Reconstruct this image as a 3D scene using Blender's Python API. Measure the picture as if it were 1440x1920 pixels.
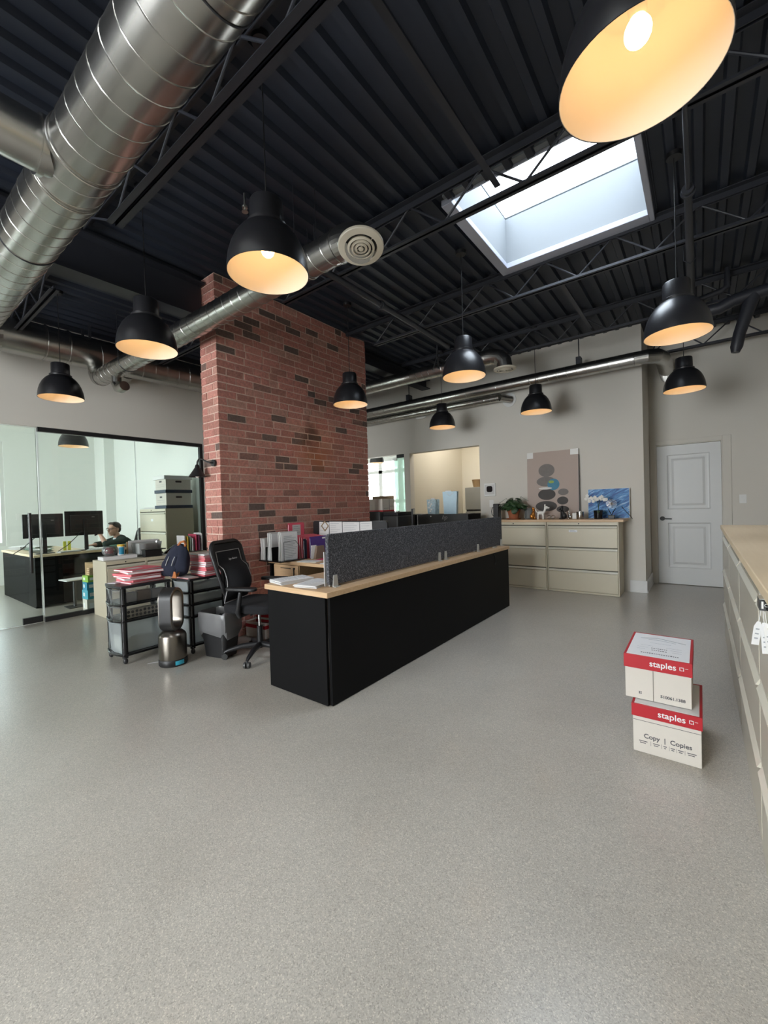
import bpy, bmesh, math, random
from mathutils import Vector, Matrix, Euler
random.seed(7)
PI = math.pi
for o in list(bpy.data.objects):
    bpy.data.objects.remove(o)
SC = bpy.context.scene
COL = SC.collection

# ---------------------------------------------------------------- camera
def set_camera():
    yaw, pitch, roll, fpx = math.radians(37.35), math.radians(-0.845), math.radians(-1.705), 778.5
    f = Vector((-math.sin(yaw)*math.cos(pitch), math.cos(yaw)*math.cos(pitch), math.sin(pitch)))
    r = Vector((math.cos(yaw), math.sin(yaw), 0)); u = r.cross(f)
    r2 = math.cos(roll)*r + math.sin(roll)*u
    u2 = -math.sin(roll)*r + math.cos(roll)*u
    cam = bpy.data.cameras.new('camera'); o = bpy.data.objects.new('camera', cam); COL.objects.link(o)
    m = Matrix((( r2.x, u2.x, -f.x, 0), (r2.y, u2.y, -f.y, 0), (r2.z, u2.z, -f.z, 1.3), (0, 0, 0, 1)))
    o.matrix_world = m
    cam.sensor_fit = 'VERTICAL'; cam.sensor_height = 36; cam.lens = fpx/1920*36
    cam.clip_start = 0.02; cam.clip_end = 200
    SC.camera = o
set_camera()

# ---------------------------------------------------------------- world, daylight, exposure
SKY_STRENGTH = 6.0
EXPOSURE = 1.9
w = bpy.data.worlds.new('overcast_sky'); SC.world = w; w.use_nodes = True
bg = w.node_tree.nodes['Background']
bg.inputs['Color'].default_value = (0.96, 0.98, 1.0, 1); bg.inputs['Strength'].default_value = SKY_STRENGTH
SC.view_settings.view_transform = 'Standard'
SC.view_settings.look = 'None'
SC.view_settings.exposure = EXPOSURE
SC.view_settings.gamma = 1
SC.view_settings.use_curve_mapping = False
cy = SC.cycles
cy.use_denoising = True
cy.max_bounces = 10; cy.diffuse_bounces = 5; cy.glossy_bounces = 5; cy.transmission_bounces = 6; cy.transparent_max_bounces = 16
cy.caustics_reflective = False; cy.caustics_refractive = False
cy.sample_clamp_indirect = 6.0

def portal(name, loc, sx, sy, direction):
    l = bpy.data.lights.new(name, 'AREA'); l.shape = 'RECTANGLE'; l.size = sx; l.size_y = sy
    l.cycles.is_portal = True
    o = bpy.data.objects.new(name, l); COL.objects.link(o); o.location = loc
    o.rotation_euler = Vector(direction).to_track_quat('-Z', 'Y').to_euler()
portal('skylight_portal', (-0.905, 3.575, 4.10), 1.2, 1.08, (0, 0, -1))
portal('front_window_portal', (-2.9, -4.42, 1.75), 3.1, 2.9, (0, 1, 0))
portal('office_window_portal', (-10.5, 0.85, 1.75), 2.0, 2.1, (1, 0, 0))
portal('office_side_window_portal', (-8.4, -2.12, 1.6), 1.9, 2.6, (0, 1, 0))
portal('added_skylight_portal', (-0.905, -0.5, 4.10), 1.2, 1.48, (0, 0, -1))
portal('rear_window_portal', (-7.5, 10.42, 1.7), 3.0, 2.2, (0, -1, 0))

# ---------------------------------------------------------------- materials
MATS = {}
def N(nt, t, **kw):
    n = nt.nodes.new(t)
    for k, v in kw.items():
        if k in n.inputs.keys(): n.inputs[k].default_value = v
        else: setattr(n, k, v)
    return n
def mat(name, col=(0.5, 0.5, 0.5), rough=0.5, metal=0.0, var=0.06, scale=12.0, bump=0.0, bscale=200.0, spec=0.5, coat=0.0, emit=None, estr=0.0, stretch=None, alpha=None, trans=0.0):
    if name in MATS: return MATS[name]
    m = bpy.data.materials.new(name); m.use_nodes = True; nt = m.node_tree; L = nt.links
    b = nt.nodes['Principled BSDF']
    b.inputs['Roughness'].default_value = rough; b.inputs['Metallic'].default_value = metal
    b.inputs['Specular IOR Level'].default_value = spec; b.inputs['Coat Weight'].default_value = coat
    b.inputs['Transmission Weight'].default_value = trans
    tc = N(nt, 'ShaderNodeTexCoord'); src = tc.outputs['Object']
    if stretch:
        mp = N(nt, 'ShaderNodeMapping'); mp.inputs['Scale'].default_value = stretch
        L.new(src, mp.inputs['Vector']); src = mp.outputs['Vector']
    ns = N(nt, 'ShaderNodeTexNoise', Scale=scale, Detail=4.0, Roughness=0.6); L.new(src, ns.inputs['Vector'])
    mx = N(nt, 'ShaderNodeMix', data_type='RGBA')
    mx.inputs['A'].default_value = (*[max(0, c*(1-var)) for c in col], 1)
    mx.inputs['B'].default_value = (*[min(1, c*(1+var)) for c in col], 1)
    L.new(ns.outputs['Fac'], mx.inputs['Factor']); L.new(mx.outputs['Result'], b.inputs['Base Color'])
    if bump > 0:
        n2 = N(nt, 'ShaderNodeTexNoise', Scale=bscale, Detail=3.0); L.new(src, n2.inputs['Vector'])
        bp = N(nt, 'ShaderNodeBump', Strength=bump, Distance=0.002); L.new(n2.outputs['Fac'], bp.inputs['Height'])
        L.new(bp.outputs['Normal'], b.inputs['Normal'])
    if emit:
        b.inputs['Emission Color'].default_value = (*emit, 1); b.inputs['Emission Strength'].default_value = estr
    if alpha is not None: b.inputs['Alpha'].default_value = alpha
    MATS[name] = m
    return m
def glass_mat(name, tint=(0.95, 0.98, 0.97), refl=1.0, rough=0.0, milky=0.0, milk=(0.9, 0.95, 0.95)):
    m = bpy.data.materials.new(name); m.use_nodes = True; nt = m.node_tree; L = nt.links
    nt.nodes.remove(nt.nodes['Principled BSDF']); out = nt.nodes['Material Output']
    tr = N(nt, 'ShaderNodeBsdfTransparent', Color=(*tint, 1)); gl = N(nt, 'ShaderNodeBsdfGlossy', Roughness=rough)
    fr = N(nt, 'ShaderNodeFresnel', IOR=1.45); mu = N(nt, 'ShaderNodeMath', operation='MULTIPLY'); mu.inputs[1].default_value = refl
    L.new(fr.outputs[0], mu.inputs[0])
    mx = N(nt, 'ShaderNodeMixShader'); L.new(mu.outputs[0], mx.inputs[0]); L.new(tr.outputs[0], mx.inputs[1]); L.new(gl.outputs[0], mx.inputs[2])
    last = mx
    if milky > 0:
        df = N(nt, 'ShaderNodeBsdfDiffuse', Color=(*milk, 1)); tl = N(nt, 'ShaderNodeBsdfTranslucent', Color=(*milk, 1))
        a = N(nt, 'ShaderNodeMixShader'); a.inputs[0].default_value = 0.5; L.new(df.outputs[0], a.inputs[1]); L.new(tl.outputs[0], a.inputs[2])
        m2 = N(nt, 'ShaderNodeMixShader'); m2.inputs[0].default_value = milky; L.new(mx.outputs[0], m2.inputs[1]); L.new(a.outputs[0], m2.inputs[2]); last = m2
    L.new(last.outputs[0], out.inputs['Surface'])
    return m
def ramp(nt, stops):
    r = N(nt, 'ShaderNodeValToRGB'); e = r.color_ramp.elements
    while len(e) < len(stops): e.new(0.5)
    for el, (p, c) in zip(e, stops): el.position = p; el.color = (*c, 1)
    return r

def concrete_mat():
    m = bpy.data.materials.new('polished_concrete'); m.use_nodes = True; nt = m.node_tree; L = nt.links; b = nt.nodes['Principled BSDF']
    tc = N(nt, 'ShaderNodeTexCoord')
    big = N(nt, 'ShaderNodeTexNoise', Scale=0.8, Detail=6.0, Roughness=0.6); L.new(tc.outputs['Object'], big.inputs['Vector'])
    r1 = ramp(nt, [(0.3, (0.36, 0.335, 0.295)), (0.7, (0.455, 0.43, 0.385))]); L.new(big.outputs['Fac'], r1.inputs[0])
    fv = N(nt, 'ShaderNodeTexVoronoi', Scale=320.0); L.new(tc.outputs['Object'], fv.inputs['Vector']); fine = N(nt, 'ShaderNodeSeparateColor'); L.new(fv.outputs['Color'], fine.inputs[0])
    r2 = ramp(nt, [(0.0, (0.70, 0.70, 0.70)), (0.14, (0.88, 0.88, 0.88)), (0.5, (1.0, 1.0, 1.0)), (0.86, (1.12, 1.12, 1.11)), (1.0, (1.42, 1.42, 1.38))]); L.new(fine.outputs[0], r2.inputs[0])
    vo = N(nt, 'ShaderNodeTexVoronoi', Scale=60.0); L.new(tc.outputs['Object'], vo.inputs['Vector'])
    r3 = ramp(nt, [(0.0, (1.35, 1.33, 1.28)), (0.09, (1, 1, 1)), (1.0, (1, 1, 1))]); L.new(vo.outputs['Distance'], r3.inputs[0])
    a = N(nt, 'ShaderNodeMix', data_type='RGBA', blend_type='MULTIPLY'); a.inputs['Factor'].default_value = 1
    L.new(r1.outputs[0], a.inputs['A']); L.new(r2.outputs[0], a.inputs['B'])
    c = N(nt, 'ShaderNodeMix', data_type='RGBA', blend_type='MULTIPLY'); c.inputs['Factor'].default_value = 1
    L.new(a.outputs['Result'], c.inputs['A']); L.new(r3.outputs[0], c.inputs['B'])
    L.new(c.outputs['Result'], b.inputs['Base Color'])
    r4 = ramp(nt, [(0.3, (0.27,)*3), (0.7, (0.42,)*3)]); L.new(big.outputs['Fac'], r4.inputs[0]); L.new(r4.outputs[0], b.inputs['Roughness'])
    b.inputs['Coat Weight'].default_value = 0.25; b.inputs['Coat Roughness'].default_value = 0.16
    return m
def brick_mat():
    m = bpy.data.materials.new('red_brick'); m.use_nodes = True; nt = m.node_tree; L = nt.links; b = nt.nodes['Principled BSDF']
    at = N(nt, 'ShaderNodeAttribute', attribute_name='tone')
    r = ramp(nt, [(0.0, (0.13, 0.09, 0.078)), (0.09, (0.16, 0.105, 0.088)), (0.12, (0.36, 0.165, 0.13)), (0.5, (0.47, 0.195, 0.16)), (0.8, (0.52, 0.23, 0.185)), (1.0, (0.45, 0.25, 0.20))])
    L.new(at.outputs['Fac'], r.inputs[0])
    tc = N(nt, 'ShaderNodeTexCoord')
    ns = N(nt, 'ShaderNodeTexNoise', Scale=45.0, Detail=5.0, Roughness=0.7); L.new(tc.outputs['Object'], ns.inputs['Vector'])
    r2 = ramp(nt, [(0.28, (0.62, 0.62, 0.62)), (0.52, (1.0, 1.0, 1.0)), (0.72, (1.35, 1.33, 1.3))]); L.new(ns.outputs['Fac'], r2.inputs[0])
    a = N(nt, 'ShaderNodeMix', data_type='RGBA', blend_type='MULTIPLY'); a.inputs['Factor'].default_value = 1
    L.new(r.outputs[0], a.inputs['A']); L.new(r2.outputs[0], a.inputs['B'])
    # brown-orange blotch with a darker brown one above, blurred outlines (object space, front face)
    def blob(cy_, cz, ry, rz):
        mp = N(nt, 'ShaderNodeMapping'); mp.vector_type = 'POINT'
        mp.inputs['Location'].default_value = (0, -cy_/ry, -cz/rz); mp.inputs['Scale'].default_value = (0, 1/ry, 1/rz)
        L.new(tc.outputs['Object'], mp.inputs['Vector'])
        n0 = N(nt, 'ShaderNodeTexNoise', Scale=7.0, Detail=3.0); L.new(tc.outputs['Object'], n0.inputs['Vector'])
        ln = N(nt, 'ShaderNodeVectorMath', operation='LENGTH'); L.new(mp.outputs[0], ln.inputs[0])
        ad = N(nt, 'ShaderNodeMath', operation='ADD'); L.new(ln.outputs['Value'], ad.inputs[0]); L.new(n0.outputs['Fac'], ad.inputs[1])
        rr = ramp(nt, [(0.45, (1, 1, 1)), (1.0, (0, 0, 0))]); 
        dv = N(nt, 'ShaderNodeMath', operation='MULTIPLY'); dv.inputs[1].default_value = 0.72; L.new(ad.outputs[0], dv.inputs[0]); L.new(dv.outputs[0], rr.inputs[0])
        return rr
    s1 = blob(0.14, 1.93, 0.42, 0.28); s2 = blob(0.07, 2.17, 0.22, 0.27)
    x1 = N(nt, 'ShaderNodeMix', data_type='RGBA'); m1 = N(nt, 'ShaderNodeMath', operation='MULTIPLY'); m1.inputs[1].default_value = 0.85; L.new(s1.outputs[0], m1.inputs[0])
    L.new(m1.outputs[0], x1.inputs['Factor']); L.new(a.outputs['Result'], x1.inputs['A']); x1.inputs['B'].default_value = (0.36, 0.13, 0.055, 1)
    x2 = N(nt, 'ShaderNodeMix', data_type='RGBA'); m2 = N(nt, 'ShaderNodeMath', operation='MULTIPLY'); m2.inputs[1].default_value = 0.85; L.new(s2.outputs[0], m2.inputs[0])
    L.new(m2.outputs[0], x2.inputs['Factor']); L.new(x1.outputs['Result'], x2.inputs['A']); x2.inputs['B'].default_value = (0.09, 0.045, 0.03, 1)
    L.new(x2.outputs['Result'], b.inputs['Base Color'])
    b.inputs['Roughness'].default_value = 0.85
    bp = N(nt, 'ShaderNodeBump', Strength=0.6, Distance=0.004); L.new(ns.outputs['Fac'], bp.inputs['Height']); L.new(bp.outputs['Normal'], b.inputs['Normal'])
    return m
def duct_mat():
    m = bpy.data.materials.new('galvanized_steel'); m.use_nodes = True; nt = m.node_tree; L = nt.links; b = nt.nodes['Principled BSDF']
    tc = N(nt, 'ShaderNodeTexCoord')
    ns = N(nt, 'ShaderNodeTexNoise', Scale=6.0, Detail=3.0); L.new(tc.outputs['Object'], ns.inputs['Vector'])
    r = ramp(nt, [(0.3, (0.43, 0.425, 0.40)), (0.7, (0.50, 0.49, 0.465))]); L.new(ns.outputs['Fac'], r.inputs[0]); L.new(r.outputs[0], b.inputs['Base Color'])
    b.inputs['Roughness'].default_value = 0.27; b.inputs['Metallic'].default_value = 1.0
    return m
def felt_mat():
    m = bpy.data.materials.new('charcoal_felt'); m.use_nodes = True; nt = m.node_tree; L = nt.links; b = nt.nodes['Principled BSDF']
    tc = N(nt, 'ShaderNodeTexCoord')
    ns = N(nt, 'ShaderNodeTexNoise', Scale=130.0, Detail=4.0, Roughness=0.75); L.new(tc.outputs['Object'], ns.inputs['Vector'])
    r = ramp(nt, [(0.36, (0.018, 0.019, 0.024)), (0.52, (0.055, 0.057, 0.067)), (0.66, (0.24, 0.245, 0.27))]); L.new(ns.outputs['Fac'], r.inputs[0])
    L.new(r.outputs[0], b.inputs['Base Color']); b.inputs['Roughness'].default_value = 0.95
    bp = N(nt, 'ShaderNodeBump', Strength=0.3, Distance=0.002); L.new(ns.outputs['Fac'], bp.inputs['Height']); L.new(bp.outputs['Normal'], b.inputs['Normal'])
    return m
def wood_mat(name, c1, c2, rough=0.45, stretch=(3, 40, 40)):
    m = bpy.data.materials.new(name); m.use_nodes = True; nt = m.node_tree; L = nt.links; b = nt.nodes['Principled BSDF']
    tc = N(nt, 'ShaderNodeTexCoord'); mp = N(nt, 'ShaderNodeMapping'); mp.inputs['Scale'].default_value = stretch; L.new(tc.outputs['Object'], mp.inputs['Vector'])
    ns = N(nt, 'ShaderNodeTexNoise', Scale=1.0, Detail=6.0, Roughness=0.6, Distortion=0.6); L.new(mp.outputs[0], ns.inputs['Vector'])
    r = ramp(nt, [(0.3, c1), (0.7, c2)]); L.new(ns.outputs['Fac'], r.inputs[0]); L.new(r.outputs[0], b.inputs['Base Color']); b.inputs['Roughness'].default_value = rough
    return m
def swirl_mat():
    m = bpy.data.materials.new('blue_brush_painting'); m.use_nodes = True; nt = m.node_tree; L = nt.links; b = nt.nodes['Principled BSDF']
    tc = N(nt, 'ShaderNodeTexCoord'); m0 = N(nt, 'ShaderNodeMapping'); m0.inputs['Rotation'].default_value = (0, 0.5, 0); L.new(tc.outputs['Object'], m0.inputs['Vector']); mp = N(nt, 'ShaderNodeMapping'); mp.inputs['Scale'].default_value = (5, 5, 30); L.new(m0.outputs[0], mp.inputs['Vector'])
    ns = N(nt, 'ShaderNodeTexNoise', Scale=1.0, Detail=6.0, Roughness=0.65, Distortion=0.8); L.new(mp.outputs[0], ns.inputs['Vector'])
    r = ramp(nt, [(0.3, (0.006, 0.022, 0.13)), (0.44, (0.02, 0.11, 0.36)), (0.55, (0.08, 0.30, 0.62)), (0.70, (0.55, 0.72, 0.85))]); L.new(ns.outputs['Fac'], r.inputs[0])
    L.new(r.outputs[0], b.inputs['Base Color']); b.inputs['Roughness'].default_value = 0.5
    return m
def dots_mat(name, c1, c2, scale, stretch=(1, 1, 1)):
    m = bpy.data.materials.new(name); m.use_nodes = True; nt = m.node_tree; L = nt.links; b = nt.nodes['Principled BSDF']
    tc = N(nt, 'ShaderNodeTexCoord'); mp = N(nt, 'ShaderNodeMapping'); mp.inputs['Scale'].default_value = stretch; L.new(tc.outputs['Object'], mp.inputs['Vector'])
    vo = N(nt, 'ShaderNodeTexVoronoi', Scale=scale); L.new(mp.outputs[0], vo.inputs['Vector']); vo.inputs['Randomness'].default_value = 0.15
    r = ramp(nt, [(0.36, c1), (0.42, c2)]); L.new(vo.outputs['Distance'], r.inputs[0]); L.new(r.outputs[0], b.inputs['Base Color']); b.inputs['Roughness'].default_value = 0.6
    return m
def leaf_mat():
    m = bpy.data.materials.new('dark_leaf'); m.use_nodes = True; nt = m.node_tree; L = nt.links; b = nt.nodes['Principled BSDF']
    tc = N(nt, 'ShaderNodeTexCoord'); ns = N(nt, 'ShaderNodeTexVoronoi', Scale=90.0); L.new(tc.outputs['Object'], ns.inputs['Vector'])
    r = ramp(nt, [(0.1, (0.16, 0.22, 0.12)), (0.35, (0.03, 0.075, 0.025)), (0.7, (0.012, 0.04, 0.014))]); L.new(ns.outputs['Distance'], r.inputs[0])
    L.new(r.outputs[0], b.inputs['Base Color']); b.inputs['Roughness'].default_value = 0.3
    return m
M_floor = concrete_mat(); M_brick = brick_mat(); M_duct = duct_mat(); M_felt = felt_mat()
M_mortar = mat('mortar', (0.66, 0.48, 0.40), 0.95, var=0.3, scale=60, bump=0.4)
M_wall = mat('painted_drywall', (0.66, 0.63, 0.57), 0.8, var=0.015, scale=3, bump=0.03)
M_wall_office = mat('white_drywall', (0.78, 0.80, 0.77), 0.8, var=0.01, scale=3, bump=0.03)
M_cream = mat('cream_drywall', (0.73, 0.68, 0.57), 0.8, var=0.01, scale=3)
M_trim = mat('satin_white_trim', (0.70, 0.70, 0.685), 0.35, var=0.02)
M_door = mat('painted_door', (0.66, 0.67, 0.665), 0.4, var=0.02)
M_deck = mat('navy_black_paint', (0.017, 0.022, 0.035), 0.5, var=0.15, scale=4)
M_steel = mat('dark_painted_steel', (0.024, 0.026, 0.034), 0.45, var=0.12, scale=8)
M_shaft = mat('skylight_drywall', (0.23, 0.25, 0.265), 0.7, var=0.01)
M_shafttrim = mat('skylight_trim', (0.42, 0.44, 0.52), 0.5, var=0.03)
M_black = mat('matt_black', (0.012, 0.012, 0.013), 0.45, var=0.1)
M_blackp = mat('black_plastic', (0.016, 0.016, 0.018), 0.4, var=0.1)
M_blackgloss = mat('gloss_black', (0.008, 0.008, 0.009), 0.15, var=0.1)
M_blacklam = mat('black_laminate', (0.006, 0.006, 0.0065), 0.55, var=0.12, scale=3, spec=0.1)
M_lamp = mat('lamp_black', (0.012, 0.012, 0.014), 0.32, var=0.05)
M_liner = mat('lamp_liner_white', (0.66, 0.62, 0.55), 0.6, var=0.01)
M_bulb = mat('lit_bulb', (1, 0.9, 0.7), 0.5, var=0.0, emit=(1.0, 0.56, 0.21), estr=6.5)
M_beige = mat('putty_beige_steel', (0.60, 0.545, 0.41), 0.4, var=0.02, scale=4)
M_beigedark = mat('putty_steel_seam', (0.10, 0.092, 0.07), 0.6)
M_beigehi = mat('putty_steel_pull', (0.66, 0.63, 0.53), 0.25, var=0.02)
M_grey_cab = mat('grey_beige_steel', (0.50, 0.465, 0.385), 0.3, var=0.02, scale=4)
M_maple = wood_mat('maple_laminate', (0.60, 0.41, 0.23), (0.70, 0.50, 0.30), 0.42)
M_mapley = wood_mat('maple_worktop', (0.74, 0.58, 0.38), (0.80, 0.64, 0.44), 0.4, (30, 2, 30))
M_mapleedge = wood_mat('maple_edge', (0.55, 0.36, 0.20), (0.66, 0.46, 0.28), 0.45)
M_tan = wood_mat('tan_wood', (0.34, 0.22, 0.11), (0.42, 0.28, 0.15), 0.5)
M_chrome = mat('brushed_aluminium', (0.62, 0.62, 0.60), 0.3, metal=1.0, var=0.05)
M_clip = mat('silver_clamp', (0.55, 0.55, 0.53), 0.4, metal=0.6, var=0.04)
M_white = mat('white_plastic', (0.78, 0.78, 0.76), 0.4, var=0.02)
M_paper = mat('white_paper', (0.80, 0.80, 0.80), 0.8, var=0.03, scale=40)
M_paper2 = mat('greyish_paper', (0.62, 0.61, 0.60), 0.8, var=0.06, scale=60)
M_ink = mat('printed_ink', (0.10, 0.10, 0.11), 0.8)
M_inkg = mat('grey_ink', (0.36, 0.38, 0.40), 0.8)
M_pink = mat('pink_folder', (0.72, 0.20, 0.225), 0.7, var=0.05, scale=20)
M_hotpink = mat('hot_pink_card', (0.75, 0.10, 0.16), 0.7, var=0.05, scale=20)
M_magenta = mat('crimson_folder', (0.50, 0.045, 0.10), 0.7, var=0.06, scale=20)
M_purple = mat('purple_folder', (0.085, 0.035, 0.22), 0.6, var=0.05, scale=20)
M_red = mat('carton_red', (0.46, 0.012, 0.022), 0.5, var=0.05, scale=10)
M_carton = mat('white_carton', (0.66, 0.62, 0.56), 0.75, var=0.03, scale=12)
M_cartonw = mat('bright_carton', (0.80, 0.80, 0.81), 0.6, var=0.02, scale=12)
M_kraft = mat('kraft_board', (0.30, 0.21, 0.12), 0.8, var=0.06)
M_navy = mat('navy_cloth', (0.010, 0.013, 0.030), 0.9, var=0.3, scale=50, bump=0.5, bscale=300)
M_leather = mat('orange_leather', (0.42, 0.14, 0.04), 0.6, var=0.1)
M_mesh = mat('black_mesh_fabric', (0.02, 0.018, 0.018), 0.85, var=0.5, scale=400, bump=0.4, bscale=600)
M_cloth = mat('black_cushion_cloth', (0.008, 0.008, 0.010), 0.95, var=0.2, scale=80)
M_pipe = mat('grey_piping', (0.38, 0.37, 0.37), 0.6)
M_glass = glass_mat('clear_glass', (0.93, 0.975, 0.96), 0.7)
M_wglass = glass_mat('window_glass', (0.97, 0.98, 0.98), 0.8)
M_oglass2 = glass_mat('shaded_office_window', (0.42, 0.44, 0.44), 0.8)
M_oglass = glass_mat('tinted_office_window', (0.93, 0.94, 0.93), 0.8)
M_skyglass = glass_mat('tinted_skylight_glazing', (0.80, 0.84, 0.88), 0.6)
M_green = glass_mat('green_tinted_glass', (0.74, 0.92, 0.83), 0.8, milky=0.8, milk=(0.80, 0.93, 0.86))
M_edge = mat('bright_glass_edge', (0.72, 0.80, 0.77), 0.2, var=0.02)
M_clear = glass_mat('clear_plastic', (0.86, 0.88, 0.88), 1.0, 0.12, milky=0.12, milk=(0.80, 0.82, 0.82))
M_frost = glass_mat('frosted_plastic', (0.80, 0.84, 0.85), 1.0, 0.15, milky=0.5, milk=(0.72, 0.78, 0.80))
M_bagplastic = glass_mat('bin_liner_plastic', (0.6, 0.61, 0.62), 1.4, 0.15, milky=0.5, milk=(0.62, 0.62, 0.63))
M_skin = mat('skin', (0.55, 0.33, 0.25), 0.55, var=0.06, scale=20)
M_hair = mat('dark_brown_hair', (0.022, 0.014, 0.010), 0.55, var=0.3, scale=120, bump=0.5, bscale=250)
M_jacket = mat('dark_green_fleece', (0.018, 0.035, 0.030), 0.9, var=0.2, scale=60)
M_shirt = mat('pale_blue_shirt', (0.60, 0.66, 0.70), 0.8, var=0.05)
M_terra = mat('terracotta', (0.36, 0.115, 0.05), 0.75, var=0.1, scale=30)
M_leaf = leaf_mat()
M_petal = mat('white_petal', (0.84, 0.83, 0.79), 0.5, var=0.05, scale=60)
M_bluepaint = swirl_mat()
M_cream_plastic = mat('cream_diffuser', (0.62, 0.57, 0.47), 0.45, var=0.02)
M_lattice = dots_mat('lattice_box', (0.05, 0.04, 0.035), (0.72, 0.64, 0.52), 30.0)
M_nickel = mat('dark_nickel', (0.21, 0.19, 0.165), 0.3, metal=1.0, var=0.08, scale=30, stretch=(1, 1, 12))
M_cyan = mat('cyan_sticker', (0.05, 0.45, 0.62), 0.5, var=0.1)
M_blue = mat('teal_carton', (0.02, 0.26, 0.42), 0.55, var=0.1)
M_lime = mat('lime_carton', (0.28, 0.52, 0.06), 0.55, var=0.1)
M_yellow = mat('yellow_plastic', (0.75, 0.50, 0.05), 0.45, var=0.05)
M_bluelid = mat('slate_blue_lid', (0.025, 0.045, 0.075), 0.6, var=0.1)
M_giftblue = mat('pale_blue_gift_paper', (0.36, 0.55, 0.66), 0.4, var=0.1, scale=25)
M_fridge = mat('fridge_grey', (0.27, 0.265, 0.24), 0.35, var=0.03)
M_wicker = mat('tan_wicker', (0.34, 0.22, 0.11), 0.8, var=0.25, scale=80, bump=0.6)
M_silver = mat('silver_ornament', (0.6, 0.6, 0.58), 0.22, metal=1.0, var=0.15, scale=60)
M_bronze = mat('orange_bronze', (0.50, 0.20, 0.035), 0.25, metal=0.7, var=0.1)
M_greycab = mat('dark_grey_device', (0.05, 0.052, 0.052), 0.4, var=0.1)
M_screen = mat('monitor_screen', (0.01, 0.011, 0.013), 0.12)
M_taupe = mat('taupe_canvas', (0.46, 0.38, 0.335), 0.8, var=0.03, scale=6)
M_artgrey = mat('art_grey', (0.20, 0.185, 0.175), 0.8, var=0.2, scale=14)
M_artdark = mat('art_charcoal', (0.08, 0.075, 0.072), 0.8, var=0.2, scale=14)
M_artwhite = mat('art_white', (0.70, 0.68, 0.65), 0.8)
M_artblue = mat('art_sea_blue', (0.07, 0.24, 0.36), 0.7, var=0.25, scale=18)
M_artgreen = mat('art_leaf_green', (0.30, 0.42, 0.10), 0.7, var=0.2, scale=18)
M_brownpaper = mat('brown_folder_board', (0.21, 0.145, 0.105), 0.75, var=0.06)

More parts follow.
